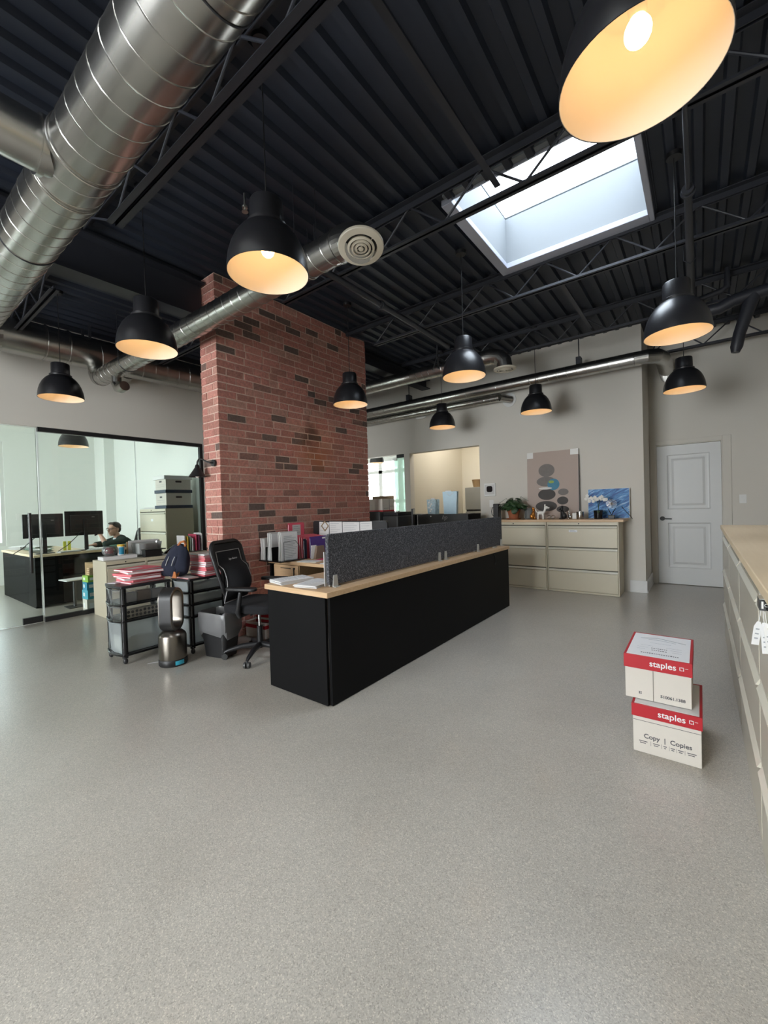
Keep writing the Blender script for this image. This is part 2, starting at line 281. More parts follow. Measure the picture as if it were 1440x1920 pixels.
# ---------------------------------------------------------------- mesh helpers
class MB:
    def __init__(s): s.v = []; s.f = []; s.mi = []; s.xf = Matrix(); s.tone = []; s.cur = 0.0
    def add(s, vs, fs, m=0):
        b = len(s.v); s.v += [tuple(s.xf @ Vector(p)) for p in vs]
        s.f += [tuple(b+i for i in f) for f in fs]; s.mi += [m]*len(fs); s.tone += [s.cur]*len(fs)
        return s
    def box(s, x0, y0, z0, x1, y1, z1, m=0):
        x0, x1 = min(x0, x1), max(x0, x1); y0, y1 = min(y0, y1), max(y0, y1); z0, z1 = min(z0, z1), max(z0, z1)
        v = [(x0,y0,z0),(x1,y0,z0),(x1,y1,z0),(x0,y1,z0),(x0,y0,z1),(x1,y0,z1),(x1,y1,z1),(x0,y1,z1)]
        return s.add(v, [(0,3,2,1),(4,5,6,7),(0,1,5,4),(1,2,6,5),(2,3,7,6),(3,0,4,7)], m)
    def bar(s, p0, p1, w, h, m=0, up=(0,0,1)):
        p0, p1 = Vector(p0), Vector(p1); d = (p1-p0).normalized(); a = d.cross(Vector(up))
        if a.length < 1e-4: a = d.cross(Vector((1,0,0)))
        a.normalize(); c = a.cross(d)
        v = []
        for p in (p0, p1):
            for i, j in ((-1,-1),(1,-1),(1,1),(-1,1)): v.append(p + a*i*w/2 + c*j*h/2)
        return s.add(v, [(0,1,2,3),(7,6,5,4),(0,4,5,1),(1,5,6,2),(2,6,7,3),(3,7,4,0)], m)
    def cyl(s, p0, p1, r0, r1=None, n=20, m=0, caps=True):
        r1 = r0 if r1 is None else r1
        return s.tube([p0, p1], [r0, r1], n, m, caps)
    def tube(s, pts, r, n=8, m=0, caps=True, closed=False):
        pts = [Vector(p) for p in pts]; k = len(pts); rs = r if isinstance(r, (list, tuple)) else [r]*k
        T = []
        for i in range(k):
            a = pts[(i-1) % k] if (closed or i > 0) else pts[0]; b = pts[(i+1) % k] if (closed or i < k-1) else pts[-1]
            T.append((b-a).normalized())
        u = T[0].cross(Vector((0,0,1)))
        if u.length < 1e-3: u = T[0].cross(Vector((1,0,0)))
        u.normalize(); vs = []
        for i in range(k):
            u = (u - T[i]*u.dot(T[i])).normalized(); w_ = T[i].cross(u)
            for j in range(n):
                t = 2*PI*j/n; vs.append(pts[i] + (u*math.cos(t)+w_*math.sin(t))*rs[i])
        fs = []
        for i in range(k if closed else k-1):
            for j in range(n):
                a, b = i*n+j, i*n+(j+1) % n; c, d = ((i+1) % k)*n+(j+1) % n, ((i+1) % k)*n+j
                fs.append((a, b, c, d))
        if caps and not closed: fs += [tuple(range(n))[::-1], tuple((k-1)*n+j for j in range(n))]
        return s.add(vs, fs, m)
    def lathe(s, prof, n=32, m=0, c=(0,0,0), caps=False, sx=1, sy=1):
        vs = [(c[0]+r*math.cos(2*PI*j/n)*sx, c[1]+r*math.sin(2*PI*j/n)*sy, c[2]+z) for r, z in prof for j in range(n)]
        fs = [(i*n+j, i*n+(j+1) % n, (i+1)*n+(j+1) % n, (i+1)*n+j) for i in range(len(prof)-1) for j in range(n)]
        if caps: fs += [tuple(range(n))[::-1], tuple((len(prof)-1)*n+j for j in range(n))]
        return s.add(vs, fs, m)
    def ball(s, c, r, n=14, m=0):
        rx, ry, rz = r if isinstance(r, (tuple, list)) else (r, r, r); k = max(6, n//2); prof = []
        vs = []; fs = []
        for i in range(k+1):
            a = -PI/2 + PI*i/k
            for j in range(n):
                t = 2*PI*j/n; vs.append((c[0]+rx*math.cos(a)*math.cos(t), c[1]+ry*math.cos(a)*math.sin(t), c[2]+rz*math.sin(a)))
        for i in range(k):
            for j in range(n): fs.append((i*n+j, i*n+(j+1) % n, (i+1)*n+(j+1) % n, (i+1)*n+j))
        return s.add(vs, fs, m)
    def prism(s, pts, d0, d1, axis='z', m=0):
        # pts 2D counter-clockwise, extruded along axis
        def P(a, b, d): return {'z': (a, b, d), 'y': (a, d, b), 'x': (d, a, b)}[axis]
        n = len(pts); vs = [P(a, b, d0) for a, b in pts] + [P(a, b, d1) for a, b in pts]
        fs = [tuple(range(n))[::-1], tuple(range(n, 2*n))] + [(i, (i+1) % n, n+(i+1) % n, n+i) for i in range(n)]
        return s.add(vs, fs, m)
    def at(s, loc=(0,0,0), rot=(0,0,0), sc=(1,1,1)):
        s.xf = Matrix.LocRotScale(Vector(loc), Euler(rot), Vector(sc)); return s
    def build(s, name, mats, parent=None, bevel=0.0, smooth=40, seg=2, sub=0, rec=True):
        me = bpy.data.meshes.new(name); me.from_pydata(s.v, [], s.f); me.update()
        if not isinstance(mats, (list, tuple)): mats = [mats]
        for m_ in mats: me.materials.append(m_)
        me.polygons.foreach_set('material_index', s.mi)
        if any(s.tone):
            a = me.attributes.new('tone', 'FLOAT', 'FACE'); a.data.foreach_set('value', s.tone)
        if rec:
            bm = bmesh.new(); bm.from_mesh(me); bmesh.ops.recalc_face_normals(bm, faces=bm.faces); bm.to_mesh(me); bm.free()
        if smooth:
            me.polygons.foreach_set('use_smooth', [True]*len(me.polygons)); me.set_sharp_from_angle(angle=math.radians(smooth))
        o = bpy.data.objects.new(name, me); COL.objects.link(o)
        if parent: o.parent = parent
        if bevel > 0:
            b = o.modifiers.new('bevel', 'BEVEL'); b.width = bevel; b.segments = seg; b.limit_method = 'ANGLE'; b.angle_limit = math.radians(50); b.harden_normals = False
        if sub:
            b = o.modifiers.new('sub', 'SUBSURF'); b.levels = sub; b.render_levels = sub
        return o
def tag(o, label=None, cat=None, group=None, kind=None):
    if label: o['label'] = label
    if cat: o['category'] = cat
    if group: o['group'] = group
    if kind: o['kind'] = kind
    return o
def thing(name, label, cat, loc=(0,0,0), rotz=0.0, group=None, rot=None):
    o = bpy.data.objects.new(name, None); COL.objects.link(o); o.empty_display_size = 0.1
    o.location = loc; o.rotation_euler = rot if rot else (0, 0, rotz)
    return tag(o, label, cat, group)
def struct(name, b, m, parent=None, label=None, cat=None, **k):
    o = b.build(name, m, parent, **k)
    if not parent: tag(o, label or name.replace('_', ' '), cat or name.split('_')[0], None, 'structure')
    return o
def copy_tree(o, parent=None):
    c = o.copy(); COL.objects.link(c)
    if parent: c.parent = parent
    for ch in list(o.children): copy_tree(ch, c)
    return c
def text(name, body, size, m, parent, loc, rot, align='CENTER', shear=0.0, extr=0.0004, sx=1.0, bold=0.0):
    cu = bpy.data.curves.new(name, 'FONT'); cu.body = body; cu.size = size; cu.align_x = align; cu.align_y = 'CENTER'; cu.shear = shear; cu.extrude = extr; cu.offset = bold
    t = bpy.data.objects.new(name+'_src', cu); COL.objects.link(t)
    dg = bpy.context.evaluated_depsgraph_get(); me = bpy.data.meshes.new_from_object(t.evaluated_get(dg)); bpy.data.objects.remove(t)
    me.materials.clear(); me.materials.append(m)
    o = bpy.data.objects.new(name, me); COL.objects.link(o); o.parent = parent; o.location = loc; o.rotation_euler = rot; o.scale = (sx, 1, 1)
    return o
FRONT = (PI/2, 0, 0)            # lettering that faces -Y
RIGHT = (PI/2, 0, PI/2)         # lettering that faces +X
ORD = ['bottom', 'second from bottom', 'third from bottom', 'fourth from bottom', 'fifth from bottom', 'sixth from bottom', 'seventh from bottom', 'eighth from bottom', 'ninth from bottom', 'tenth from bottom', 'eleventh from bottom', 'twelfth from bottom', 'thirteenth from bottom', 'fourteenth from bottom']

# ================================================================ STRUCTURE
DK = 3.66
b = MB(); b.box(-10.75, -4.7, -0.1, 1.0, 10.7, 0); struct('floor', b, M_floor, label='polished grey concrete floor')

# corrugated roof deck with the skylight opening
SX0, SX1, SY0, SY1 = -1.51, -0.30, 2.955, 4.12
RX0, RX1, RY0, RY1 = -1.51, -0.30, -1.25, 0.25      # added skylight, unseen behind the viewpoint, to brighten the room
def deck(b, x0, x1, y0, y1):
    P = 0.1524; k0 = math.floor(x0/P); prof = []
    x = k0*P
    pts = []
    while x < x1+P:
        for dx, z in ((0, 0), (0.046, 0), (0.060, 0.038), (0.138, 0.038)): pts.append((x+dx, z))
        x += P
    def zat(xx):
        for (a, za), (c, zc) in zip(pts, pts[1:]):
            if a <= xx <= c: return za + (zc-za)*(xx-a)/(c-a)
        return 0
    prof = [(x0, zat(x0))] + [(a, z) for a, z in pts if x0 < a < x1] + [(x1, zat(x1))]
    n = len(prof); vs = [(a, y0, DK+z) for a, z in prof] + [(a, y1, DK+z) for a, z in prof]
    b.add(vs, [(i, i+1, n+i+1, n+i) for i in range(n-1)])
b = MB(); deck(b, -6.5, RX0, -4.6, 7.7); deck(b, SX1, 0.95, -4.6, 7.7); deck(b, SX0, SX1, RY1, SY0); deck(b, SX0, SX1, SY1, 7.7); deck(b, SX0, SX1, -4.6, RY0)
struct('ceiling', b, M_deck, label='navy black corrugated metal roof deck ceiling', smooth=20, rec=False)
b = MB(); b.box(-6.6, -4.7, DK+0.06, RX0-0.05, 7.8, DK+0.16); b.box(SX1+0.05, -4.7, DK+0.06, 1.0, 7.8, DK+0.16)
b.box(SX0-0.05, RY1+0.05, DK+0.06, SX1+0.05, SY0-0.05, DK+0.16); b.box(RX0-0.05, -4.7, DK+0.06, SX1+0.05, RY0-0.05, DK+0.16); b.box(SX0-0.05, SY1+0.05, DK+0.06, SX1+0.05, 7.8, DK+0.16)
struct('ceiling_roof', b, M_deck, label='roof slab above the metal deck', cat='ceiling')
# ceilings of the rooms beyond the glass
b = MB(); b.box(-10.75, -2.2, 3.2, -6.56, 3.66, 3.3); struct('ceiling_office', b, M_wall_office, label='white ceiling of the glazed office', cat='ceiling')
b = MB(); b.box(-9.3, 6.82, 3.2, -0.62, 10.7, 3.3); struct('ceiling_back_rooms', b, M_wall_office, label='white ceiling of the back rooms', cat='ceiling')

# left wall (X=-6.4): over the glass, beside it, solid towards the back
b = MB(); b.box(-6.55, -4.6, 2.39, -6.4, 3.60, DK+0.04); b.box(-6.55, 3.60, 0, -6.4, 6.80, DK+0.04); b.box(-6.55, -4.6, 0, -6.4, -1.2, 2.39)
struct('wall_left', b, M_wall, label='grey wall above and beside the office glass')
# back wall with two openings
YB = 6.666
b = MB(); T = YB+0.14
b.box(-6.55, YB, 0, -5.62, T, DK+0.04); b.box(-5.62, YB, 2.30, -4.56, T, DK+0.04); b.box(-4.56, YB, 0, -4.43, T, DK+0.04)
b.box(-4.43, YB, 2.29, -3.0, T, DK+0.04); b.box(-3.0, YB, 0, -0.61, T, DK+0.04)
struct('wall_back', b, M_wall, label='pale grey back wall behind the beige cabinets')
b = MB(); b.box(-0.76, T, 0, -0.61, 7.62, DK+0.04); struct('wall_niche_side', b, M_wall, label='short return wall left of the white door', cat='wall')
b = MB(); b.box(-0.61, 7.5, 0, -0.53, 7.62, DK+0.04); b.box(-0.53, 7.5, 2.085, 0.25, 7.62, DK+0.04); b.box(0.25, 7.5, 0, 0.98, 7.62, DK+0.04); b.box(-0.53, 7.574, 0.0, 0.25, 7.598, 2.085)  # last box: unseen panel added to block light leaks round the door
struct('wall_niche_back', b, M_wall, label='grey wall around the white panel door', cat='wall')
b = MB(); b.box(0.80, -4.6, 0, 0.95, 7.5, DK+0.04); struct('wall_right', b, M_wall, label='right wall behind the long counter')
# front wall (behind the viewpoint) with a shop window
b = MB(); b.box(-6.55, -4.6, 0, -4.45, -4.45, DK+0.04); b.box(-1.29, -4.6, 0, 0.95, -4.45, DK+0.04); b.box(-4.45, -4.6, 0, -1.29, -4.45, 0.3); b.box(-4.45, -4.6, 3.2, -1.29, -4.45, DK+0.04)
struct('wall_front', b, M_wall, label='front wall with the shop window')
b = MB()
for x in (-4.45, -2.9, -1.35): b.box(x, -4.56, 0.3, x+0.06, -4.49, 3.2)
for z in (0.3, 2.4, 3.14): b.box(-4.39, -4.56, z, -1.35, -4.49, z+0.06)
wn = struct('window_4', b, M_black, label='shop window in the front wall', cat='window')
g = MB(); g.box(-4.39, -4.53, 0.36, -1.35, -4.52, 3.14); g.build('window_pane', M_wglass, wn)
# office shell
b = MB(); b.box(-10.75, 1.93, 0, -10.6, 3.75, 3.2); b.box(-10.75, -2.2, 0, -10.6, 1.93, 0.75); b.box(-10.75, -2.2, 2.75, -10.6, 1.93, 3.2); b.box(-10.75, -2.2, 0.75, -10.6, -0.2, 2.75)
struct('wall_office_far', b, M_wall_office, label='white far wall of the glazed office', cat='wall')
b = MB(); b.box(-10.6, 3.63, 0, -6.56, 3.75, 3.2); b.box(-10.6, 3.44, 0, -10.05, 3.629, 3.2); struct('wall_office_side', b, M_wall_office, label='white side wall behind the office file cabinet', cat='wall')
b = MB(); b.box(-10.6, -2.3, 0, -6.4, -2.2, 0.30); b.box(-10.6, -2.3, 2.95, -6.4, -2.2, 3.3); b.box(-10.6, -2.3, 0.30, -9.4, -2.2, 2.95); b.box(-7.4, -2.3, 0.30, -6.4, -2.2, 2.95)
struct('wall_office_near', b, M_wall_office, label='near wall of the glazed office', cat='wall')
b = MB()
for y in (-0.2, 0.83, 1.87): b.box(-10.70, y, 0.75, -10.62, y+0.06, 2.75)
for z in (0.75, 2.69): b.box(-10.70, -0.14, z, -10.62, 1.87, z+0.06)
wn = struct('window_2', b, M_trim, label='white framed window in the far office wall', cat='window')
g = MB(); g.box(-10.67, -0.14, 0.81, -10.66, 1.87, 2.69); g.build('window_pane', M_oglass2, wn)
b = MB()
for x in (-9.4, -8.43, -7.46): b.box(x, -2.29, 0.30, x+0.06, -2.22, 2.95)
for z in (0.30, 2.89): b.box(-9.34, -2.29, z, -7.46, -2.22, z+0.06)
wn = struct('window_5', b, M_trim, label='white framed window in the near office wall', cat='window')
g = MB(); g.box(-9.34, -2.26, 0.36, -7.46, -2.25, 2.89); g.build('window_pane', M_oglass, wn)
# kitchen and glazed room behind the back wall
b = MB(); b.box(-4.62, T, 0, -4.5, 9.0, 3.2); struct('wall_kitchen_side', b, M_cream, label='cream kitchen wall seen through the opening', cat='wall')
b = MB(); b.box(-4.62, 9.0, 0, -0.6, 9.12, 3.2); struct('wall_kitchen_back', b, M_cream, label='shaded cream wall behind the fridge', cat='wall')
b = MB(); b.box(-0.76, 7.63, 0, -0.62, 9.0, 3.2); struct('wall_kitchen_right', b, M_cream, label='right wall of the kitchen', cat='wall')
b = MB(); b.box(-9.3, T, 0, -9.18, 10.6, 3.2); struct('wall_rear_room_left', b, M_wall_office, label='left wall of the bright rear room', cat='wall')
b = MB(); b.box(-9.18, 10.5, 0, -8.95, 10.62, 3.2); b.box(-6.0, 10.5, 0, -4.5, 10.62, 3.2); b.box(-8.95, 10.5, 0, -6.0, 10.62, 0.6); b.box(-8.95, 10.5, 2.8, -6.0, 10.62, 3.2)
struct('wall_rear_room_back', b, M_wall_office, label='window wall of the bright rear room', cat='wall')
b = MB(); b.box(-4.62, 9.13, 0, -4.5, 10.5, 3.2); struct('wall_rear_room_right', b, M_wall_office, label='right wall of the bright rear room', cat='wall')
b = MB(); b.box(-9.18, T-0.01, 0, -6.56, T+0.1, 3.2); struct('wall_rear_room_front', b, M_wall_office, label='front wall of the bright rear room', cat='wall')
b = MB()
for x in (-8.95, -8.16, -7.4, -6.7, -6.06): b.box(x-0.04, 10.52, 0.6, x+0.10, 10.6, 2.8)
for z in (0.6, 1.42, 2.36, 2.73): b.box(-8.88, 10.52, z-0.03, -6.06, 10.6, z+0.07)
wn = struct('window_3', b, M_trim, label='bright gridded window seen right of the brick column', cat='window')
g = MB(); g.box(-8.88, 10.56, 0.66, -6.06, 10.57, 2.73); g.build('window_pane', M_wglass, wn)

# skylight
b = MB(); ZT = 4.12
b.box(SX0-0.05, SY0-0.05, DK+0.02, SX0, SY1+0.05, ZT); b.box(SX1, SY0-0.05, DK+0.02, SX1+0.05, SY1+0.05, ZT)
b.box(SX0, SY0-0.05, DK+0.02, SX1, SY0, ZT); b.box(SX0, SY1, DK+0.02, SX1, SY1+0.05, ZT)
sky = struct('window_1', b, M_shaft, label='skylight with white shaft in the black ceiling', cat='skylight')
b = MB(); wd = 0.075; wn_ = 0.02; wf = 0.15; wr = 0.03
b.box(SX0-wd, SY0-wn_, DK-0.03, SX0+0.012, SY1+wf, DK+0.02); b.box(SX1-0.012, SY0-wn_, DK-0.03, SX1+wr, SY1+wf, DK+0.02)
b.box(SX0, SY0-0.004, DK-0.004, SX1, SY0+0.006, DK+0.02); b.box(SX0, SY1-0.012, DK-0.03, SX1, SY1+wf, DK+0.02)
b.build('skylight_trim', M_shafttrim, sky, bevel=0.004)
b = MB(); b.box(SX0-0.03, SY0-0.03, ZT, SX1+0.03, SY1+0.03, ZT+0.015); b.build('window_pane', M_skyglass, sky)
b = MB()
for a in (SX0-0.05, SX1-0.0): b.box(a, SY0-0.05, ZT+0.015, a+0.05, SY1+0.05, ZT+0.05)
for a in (SY0-0.05, SY1-0.0): b.box(SX0, a, ZT+0.015, SX1, a+0.05, ZT+0.05)
b.build('skylight_curb', M_trim, sky)

b = MB()
b.box(RX0-0.05, RY0-0.05, DK+0.02, RX0, RY1+0.05, ZT); b.box(RX1, RY0-0.05, DK+0.02, RX1+0.05, RY1+0.05, ZT); b.box(RX0, RY0-0.05, DK+0.02, RX1, RY0, ZT); b.box(RX0, RY1, DK+0.02, RX1, RY1+0.05, ZT)
sk2 = struct('window_6', b, M_shaft, label='added unseen skylight behind the viewpoint giving extra light', cat='skylight')
b = MB(); b.box(RX0-0.03, RY0-0.03, ZT, RX1+0.03, RY1+0.03, ZT+0.015); b.build('window_pane', M_wglass, sk2)

# door in the niche
b = MB(); DX0, DX1, PX0, PX1 = -0.521, 0.237, -0.395, 0.111
b.box(DX0, 7.535, 0.008, PX0, 7.572, 2.07); b.box(PX1, 7.535, 0.008, DX1, 7.572, 2.07)
for z0, z1 in ((0.008, 0.25), (0.92, 1.12), (1.93, 2.07)): b.box(PX0, 7.535, z0, PX1, 7.572, z1)
dr = struct('door_1', b, M_door, label='white two-panel door in the niche', cat='door', smooth=0)
for z0, z1 in ((0.25, 0.92), (1.12, 1.93)):
    b = MB(); i, k, q = 0.030, 0.055, 0.085
    R4 = lambda d, y: [(PX0+d, y, z0+d), (PX1-d, y, z0+d), (PX1-d, y, z1-d), (PX0+d, y, z1-d)]
    rings = [R4(0.0, 7.536), R4(0.012, 7.549), R4(i, 7.551), R4(k, 7.551), R4(q, 7.540)]
    vs = [p for r in rings for p in r]; fs = [(4*l+c, 4*l+(c+1) % 4, 4*l+4+(c+1) % 4, 4*l+4+c) for l in range(4) for c in range(4)] + [(16, 17, 18, 19)]
    b.add(vs, fs); b.build('door_panel', M_door, dr, smooth=0, rec=False)
b = MB(); b.cyl((-0.462, 7.534, 0.985), (-0.462, 7.515, 0.985), 0.032, n=24); b.cyl((-0.462, 7.516, 0.985), (-0.462, 7.488, 0.985), 0.011)
b.bar((-0.475, 7.487, 0.985), (-0.345, 7.487, 0.980), 0.014, 0.018); b.build('door_handle', M_black, dr, bevel=0.003)
b = MB(); zc = 2.085
b.box(-0.605, 7.484, 0, -0.53, 7.4995, zc+0.06); b.box(0.25, 7.484, 0, 0.345, 7.4995, zc+0.06); b.box(-0.53, 7.484, zc, 0.25, 7.4995, zc+0.06)
b.box(-0.53, 7.50, 0, -0.522, 7.60, zc); b.box(0.239, 7.50, 0, 0.25, 7.60, zc); b.box(-0.522, 7.50, 2.073, 0.239, 7.60, zc)
struct('trim_1', b, M_wall, label='painted casing around the white door', cat='door frame', bevel=0.003)
# baseboards
b = MB(); b.box(-0.80, YB-0.016, 0, -0.594, YB-0.0005, 0.165); b.box(-0.80, YB-0.026, 0, -0.594, YB-0.016, 0.025); b.box(-0.6095, YB, 0, -0.594, 7.48, 0.165); b.box(-0.594, YB-0.016, 0, -0.585, 7.48, 0.025)
struct('baseboard_niche', b, M_trim, label='white baseboard at the wall corner beside the door', cat='baseboard', bevel=0.003)
b = MB(); b.box(0.36, 7.484, 0, 0.79, 7.4995, 0.165); struct('baseboard_right', b, M_trim, cat='baseboard', bevel=0.003)
b = MB(); b.box(-2.98, YB-0.016, 0, -2.80, YB-0.0005, 0.165); struct('baseboard_back', b, M_trim, cat='baseboard', bevel=0.003)
b = MB(); b.box(-6.3995, 3.64, 0, -6.384, 6.66, 0.165); struct('baseboard_left', b, M_trim, cat='baseboard', bevel=0.003)
b = MB(); b.box(-10.5995, 1.95, 0, -10.58, 3.43, 0.18); struct('baseboard_office', b, M_trim, cat='baseboard', bevel=0.003)

# ================================================================ BRICK COLUMN
def brick_column():
    X0, X1, Y0, Y1 = -4.075, -3.788, 2.308, 4.612
    t = thing('brick_column', 'broad red brick column rising to the ceiling in mid room', 'column', ((X0+X1)/2, (Y0+Y1)/2, 0))
    off = Matrix.Translation(-Vector(t.location))
    b = MB(); b.xf = off; b.box(X0, Y0, 0, X1, Y1, DK-0.005); b.build('mortar_core', M_mortar, t)
    b = MB(); b.xf = Matrix()
    h, L_, g_ = 0.0635, 0.203, 0.0125
    rows = int((DK-0.01)/(h+g_)); rnd = random.Random(11)
    def brick(face, a0, a1, z0):
        if a1-a0 < 0.02: return
        out = 0.005 + rnd.uniform(-0.002, 0.002); j = lambda: rnd.uniform(-0.0045, 0.0045)
        b.cur = max(0.001, rnd.random()); z1 = z0+h
        if face == 'front': v = [(X1, a0, z0), (X1+out, a0+j(), z0+j()), (X1+out, a1+j(), z0+j()), (X1, a1, z0), (X1, a0, z1), (X1+out, a0+j(), z1+j()), (X1+out, a1+j(), z1+j()), (X1, a1, z1)]
        elif face == 'side': v = [(a0, Y0, z0), (a0+j(), Y0-out, z0+j()), (a1+j(), Y0-out, z0+j()), (a1, Y0, z0), (a0, Y0, z1), (a0+j(), Y0-out, z1+j()), (a1+j(), Y0-out, z1+j()), (a1, Y0, z1)]
        elif face == 'far': v = [(a0, Y1, z0), (a0+j(), Y1+out, z0+j()), (a1+j(), Y1+out, z0+j()), (a1, Y1, z0), (a0, Y1, z1), (a0+j(), Y1+out, z1+j()), (a1+j(), Y1+out, z1+j()), (a1, Y1, z1)]
        else: v = [(X0, a0, z0), (X0-out, a0+j(), z0+j()), (X0-out, a1+j(), z0+j()), (X0, a1, z0), (X0, a0, z1), (X0-out, a0+j(), z1+j()), (X0-out, a1+j(), z1+j()), (X0, a1, z1)]
        v = [tuple(off @ Vector(p)) for p in v]
        b.add(v, [(1,2,6,5),(0,1,5,4),(2,3,7,6),(4,5,6,7),(0,3,2,1)])
    for r in range(rows):
        z = 0.006 + r*(h+g_); odd = r % 2; jit = rnd.uniform(-0.03, 0.03)
        for face, A0, A1 in (('front', Y0-0.004, Y1+0.004), ('side', X0-0.004, X1+0.004), ('far', X0-0.004, X1+0.004), ('back', Y0-0.004, Y1+0.004)):
            lead = {'front': 0.093 if odd else L_, 'side': L_ if odd else 0.093, 'far': L_ if odd else 0.093, 'back': 0.093 if odd else L_}[face]
            a = A0; ln = lead
            first = True
            while a < A1-0.015:
                e = min(a+ln, A1)
                if A1-e < 0.05: e = A1
                brick(face, a, e, z); a = e+g_*rnd.uniform(0.7, 1.5); ln = L_*rnd.choice((1, 1, 1, 1.04, 0.96, 0.5)) + rnd.uniform(-0.012, 0.012)
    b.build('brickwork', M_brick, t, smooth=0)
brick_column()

# ================================================================ ROOF STEEL
def joist(y, label, xl=-3.93, xr=0.79, bl=-3.30, br=0.79, zb=3.36, cw=0.030):
    t = thing('roof_joist', label, 'roof joist', (xl, y, zb), 0, 'open web steel roof joists')
    def A(b): b.xf = Matrix.Translation(-Vector(t.location)); return b
    b = A(MB())
    for s in (-1, 1):
        b.box(bl, y+s*0.006, zb, br, y+s*(0.006+cw), zb+0.005); b.box(bl, y+s*0.006, zb, br, y+s*0.011, zb+0.034)
    b.build('bottom_chord', M_steel, t)
    b = A(MB())
    for s in (-1, 1):
        b.box(xl, y+s*0.010, DK-0.012, xr, y+s*0.062, DK-0.006); b.box(xl, y+s*0.010, DK-0.055, xr, y+s*0.016, DK-0.012)
    b.build('top_chord', M_steel, t)
    x = bl+0.05; up = False; pts = [(xl+0.15, y, DK-0.03), (bl+0.02, y, zb+0.02)]; up = True; x = bl+0.02
    while x+0.30 < br:
        x += 0.30; pts.append((x, y, DK-0.03 if up else zb+0.02)); up = not up
    b = A(MB())
    for p, q in zip(pts, pts[1:]): b.cyl(p, q, 0.0085, n=8)
    b.build('web', M_steel, t)
    return t
joist(-0.24, 'dark open web roof joist just overhead, nearest the shop window', br=-1.2)
joist(1.25, 'dark open web roof joist crossing beside the large silver duct', cw=0.046)
joist(2.775, 'dark open web roof joist crossing under the near edge of skylight')
joist(4.235, 'dark open web roof joist just beyond the skylight')
joist(5.76, 'dark open web roof joist between skylight and back wall')
joist(7.18, 'dark open web roof joist above the white door', xl=-0.58, bl=-0.56, xr=0.79, br=0.79, zb=3.345)
for i, y in enumerate((1.25, 2.775)):
    joist(y, ['dark roof joist left of the girder, nearer the camera', 'dark roof joist left of the girder, farther from the camera'][i], xl=-6.39, xr=-4.14, bl=-6.39, br=-4.65)
def girder():
    t = thing('steel_girder', 'dark steel girder running to the brick column', 'girder', (-4.0, -4.4, 3.24))
    b = MB(); b.xf = Matrix.Translation(-Vector(t.location))
    for (y0, y1, zb) in ((-4.44, 2.29, 3.24), (4.63, 6.65, 3.42)):
        b.box(-4.10, y0, zb, -3.92, y1, zb+0.014); b.box(-4.10, y0, 3.575, -3.92, y1, 3.59); b.box(-4.016, y0, zb+0.014, -4.004, y1, 3.575)
    b.build('beam', M_steel, t)
girder()
for (y0, y1, lab) in ((-0.18, 1.19, 'dark bridging bar between the first two roof joists'), (1.31, 2.74, 'dark bridging bar running up to the near edge of skylight'), (4.30, 5.70, 'dark bridging bar beyond the skylight')):
    b = MB(); b.box(-1.07, y0, 3.415, -1.03, y1, 3.420); b.box(-1.07, y0, 3.42, -1.065, y1, 3.455); tag(b.build('bridging_bar', M_steel), lab, 'bridging bar', 'bridging bars between the roof joists')
def pipe(name, label, pts, r, joints=(), mt=None):
    t = thing(name, label, 'pipe', pts[0]); o = Matrix.Translation(-Vector(pts[0]))
    b = MB(); b.xf = o; b.tube(pts, r, 14); b.build('pipe_run', mt or M_steel, t)
    for j in joints:
        b = MB(); b.xf = o; b.xf = o; d = Vector(j[1]).normalized()*0.035; c = Vector(j[0])
        rj = 0.028 if isinstance(r, list) else r; b.cyl(c-d, c+d, rj*1.2, n=14); b.cyl(c-d*0.2, c+d*0.2, rj*1.5, n=14); b.build('coupling', mt or M_steel, t)
    for j in pts[1:-1:3]:
        b = MB(); b.xf = o; p = Vector(j); r_ = max(r) if isinstance(r, list) else r
        b.tube([p+Vector((-r_-0.012, 0, 0.30)), p+Vector((-r_-0.008, 0, 0)), p+Vector((0, 0, -r_-0.006)), p+Vector((r_+0.008, 0, 0)), p+Vector((r_+0.012, 0, 0.30))], 0.004, 6)
        b.build('hanger', M_steel, t)
    return t
pipe('sprinkler_pipe', 'dark sprinkler pipe running from the round diffuser toward back wall', [(-2.50, 1.9, 3.30), (-2.50, 2.4, 3.30), (-2.50, 3.9, 3.30), (-2.52, 4.75, 3.30)], 0.028, [((-2.50, 3.33, 3.30), (0, 1, 0))])
pipe('conduit_pipe', 'dark pipe running overhead above the right-hand lamps', [(-0.035, 1.5, 3.30), (-0.035, 2.2, 3.30), (-0.036, 3.41, 3.30), (-0.037, 3.45, 3.30), (-0.04, 4.4, 3.30), (-0.05, 5.45, 3.30)], [0.012, 0.012, 0.013, 0.022, 0.029, 0.036], [((-0.037, 3.43, 3.30), (0, 1, 0))])
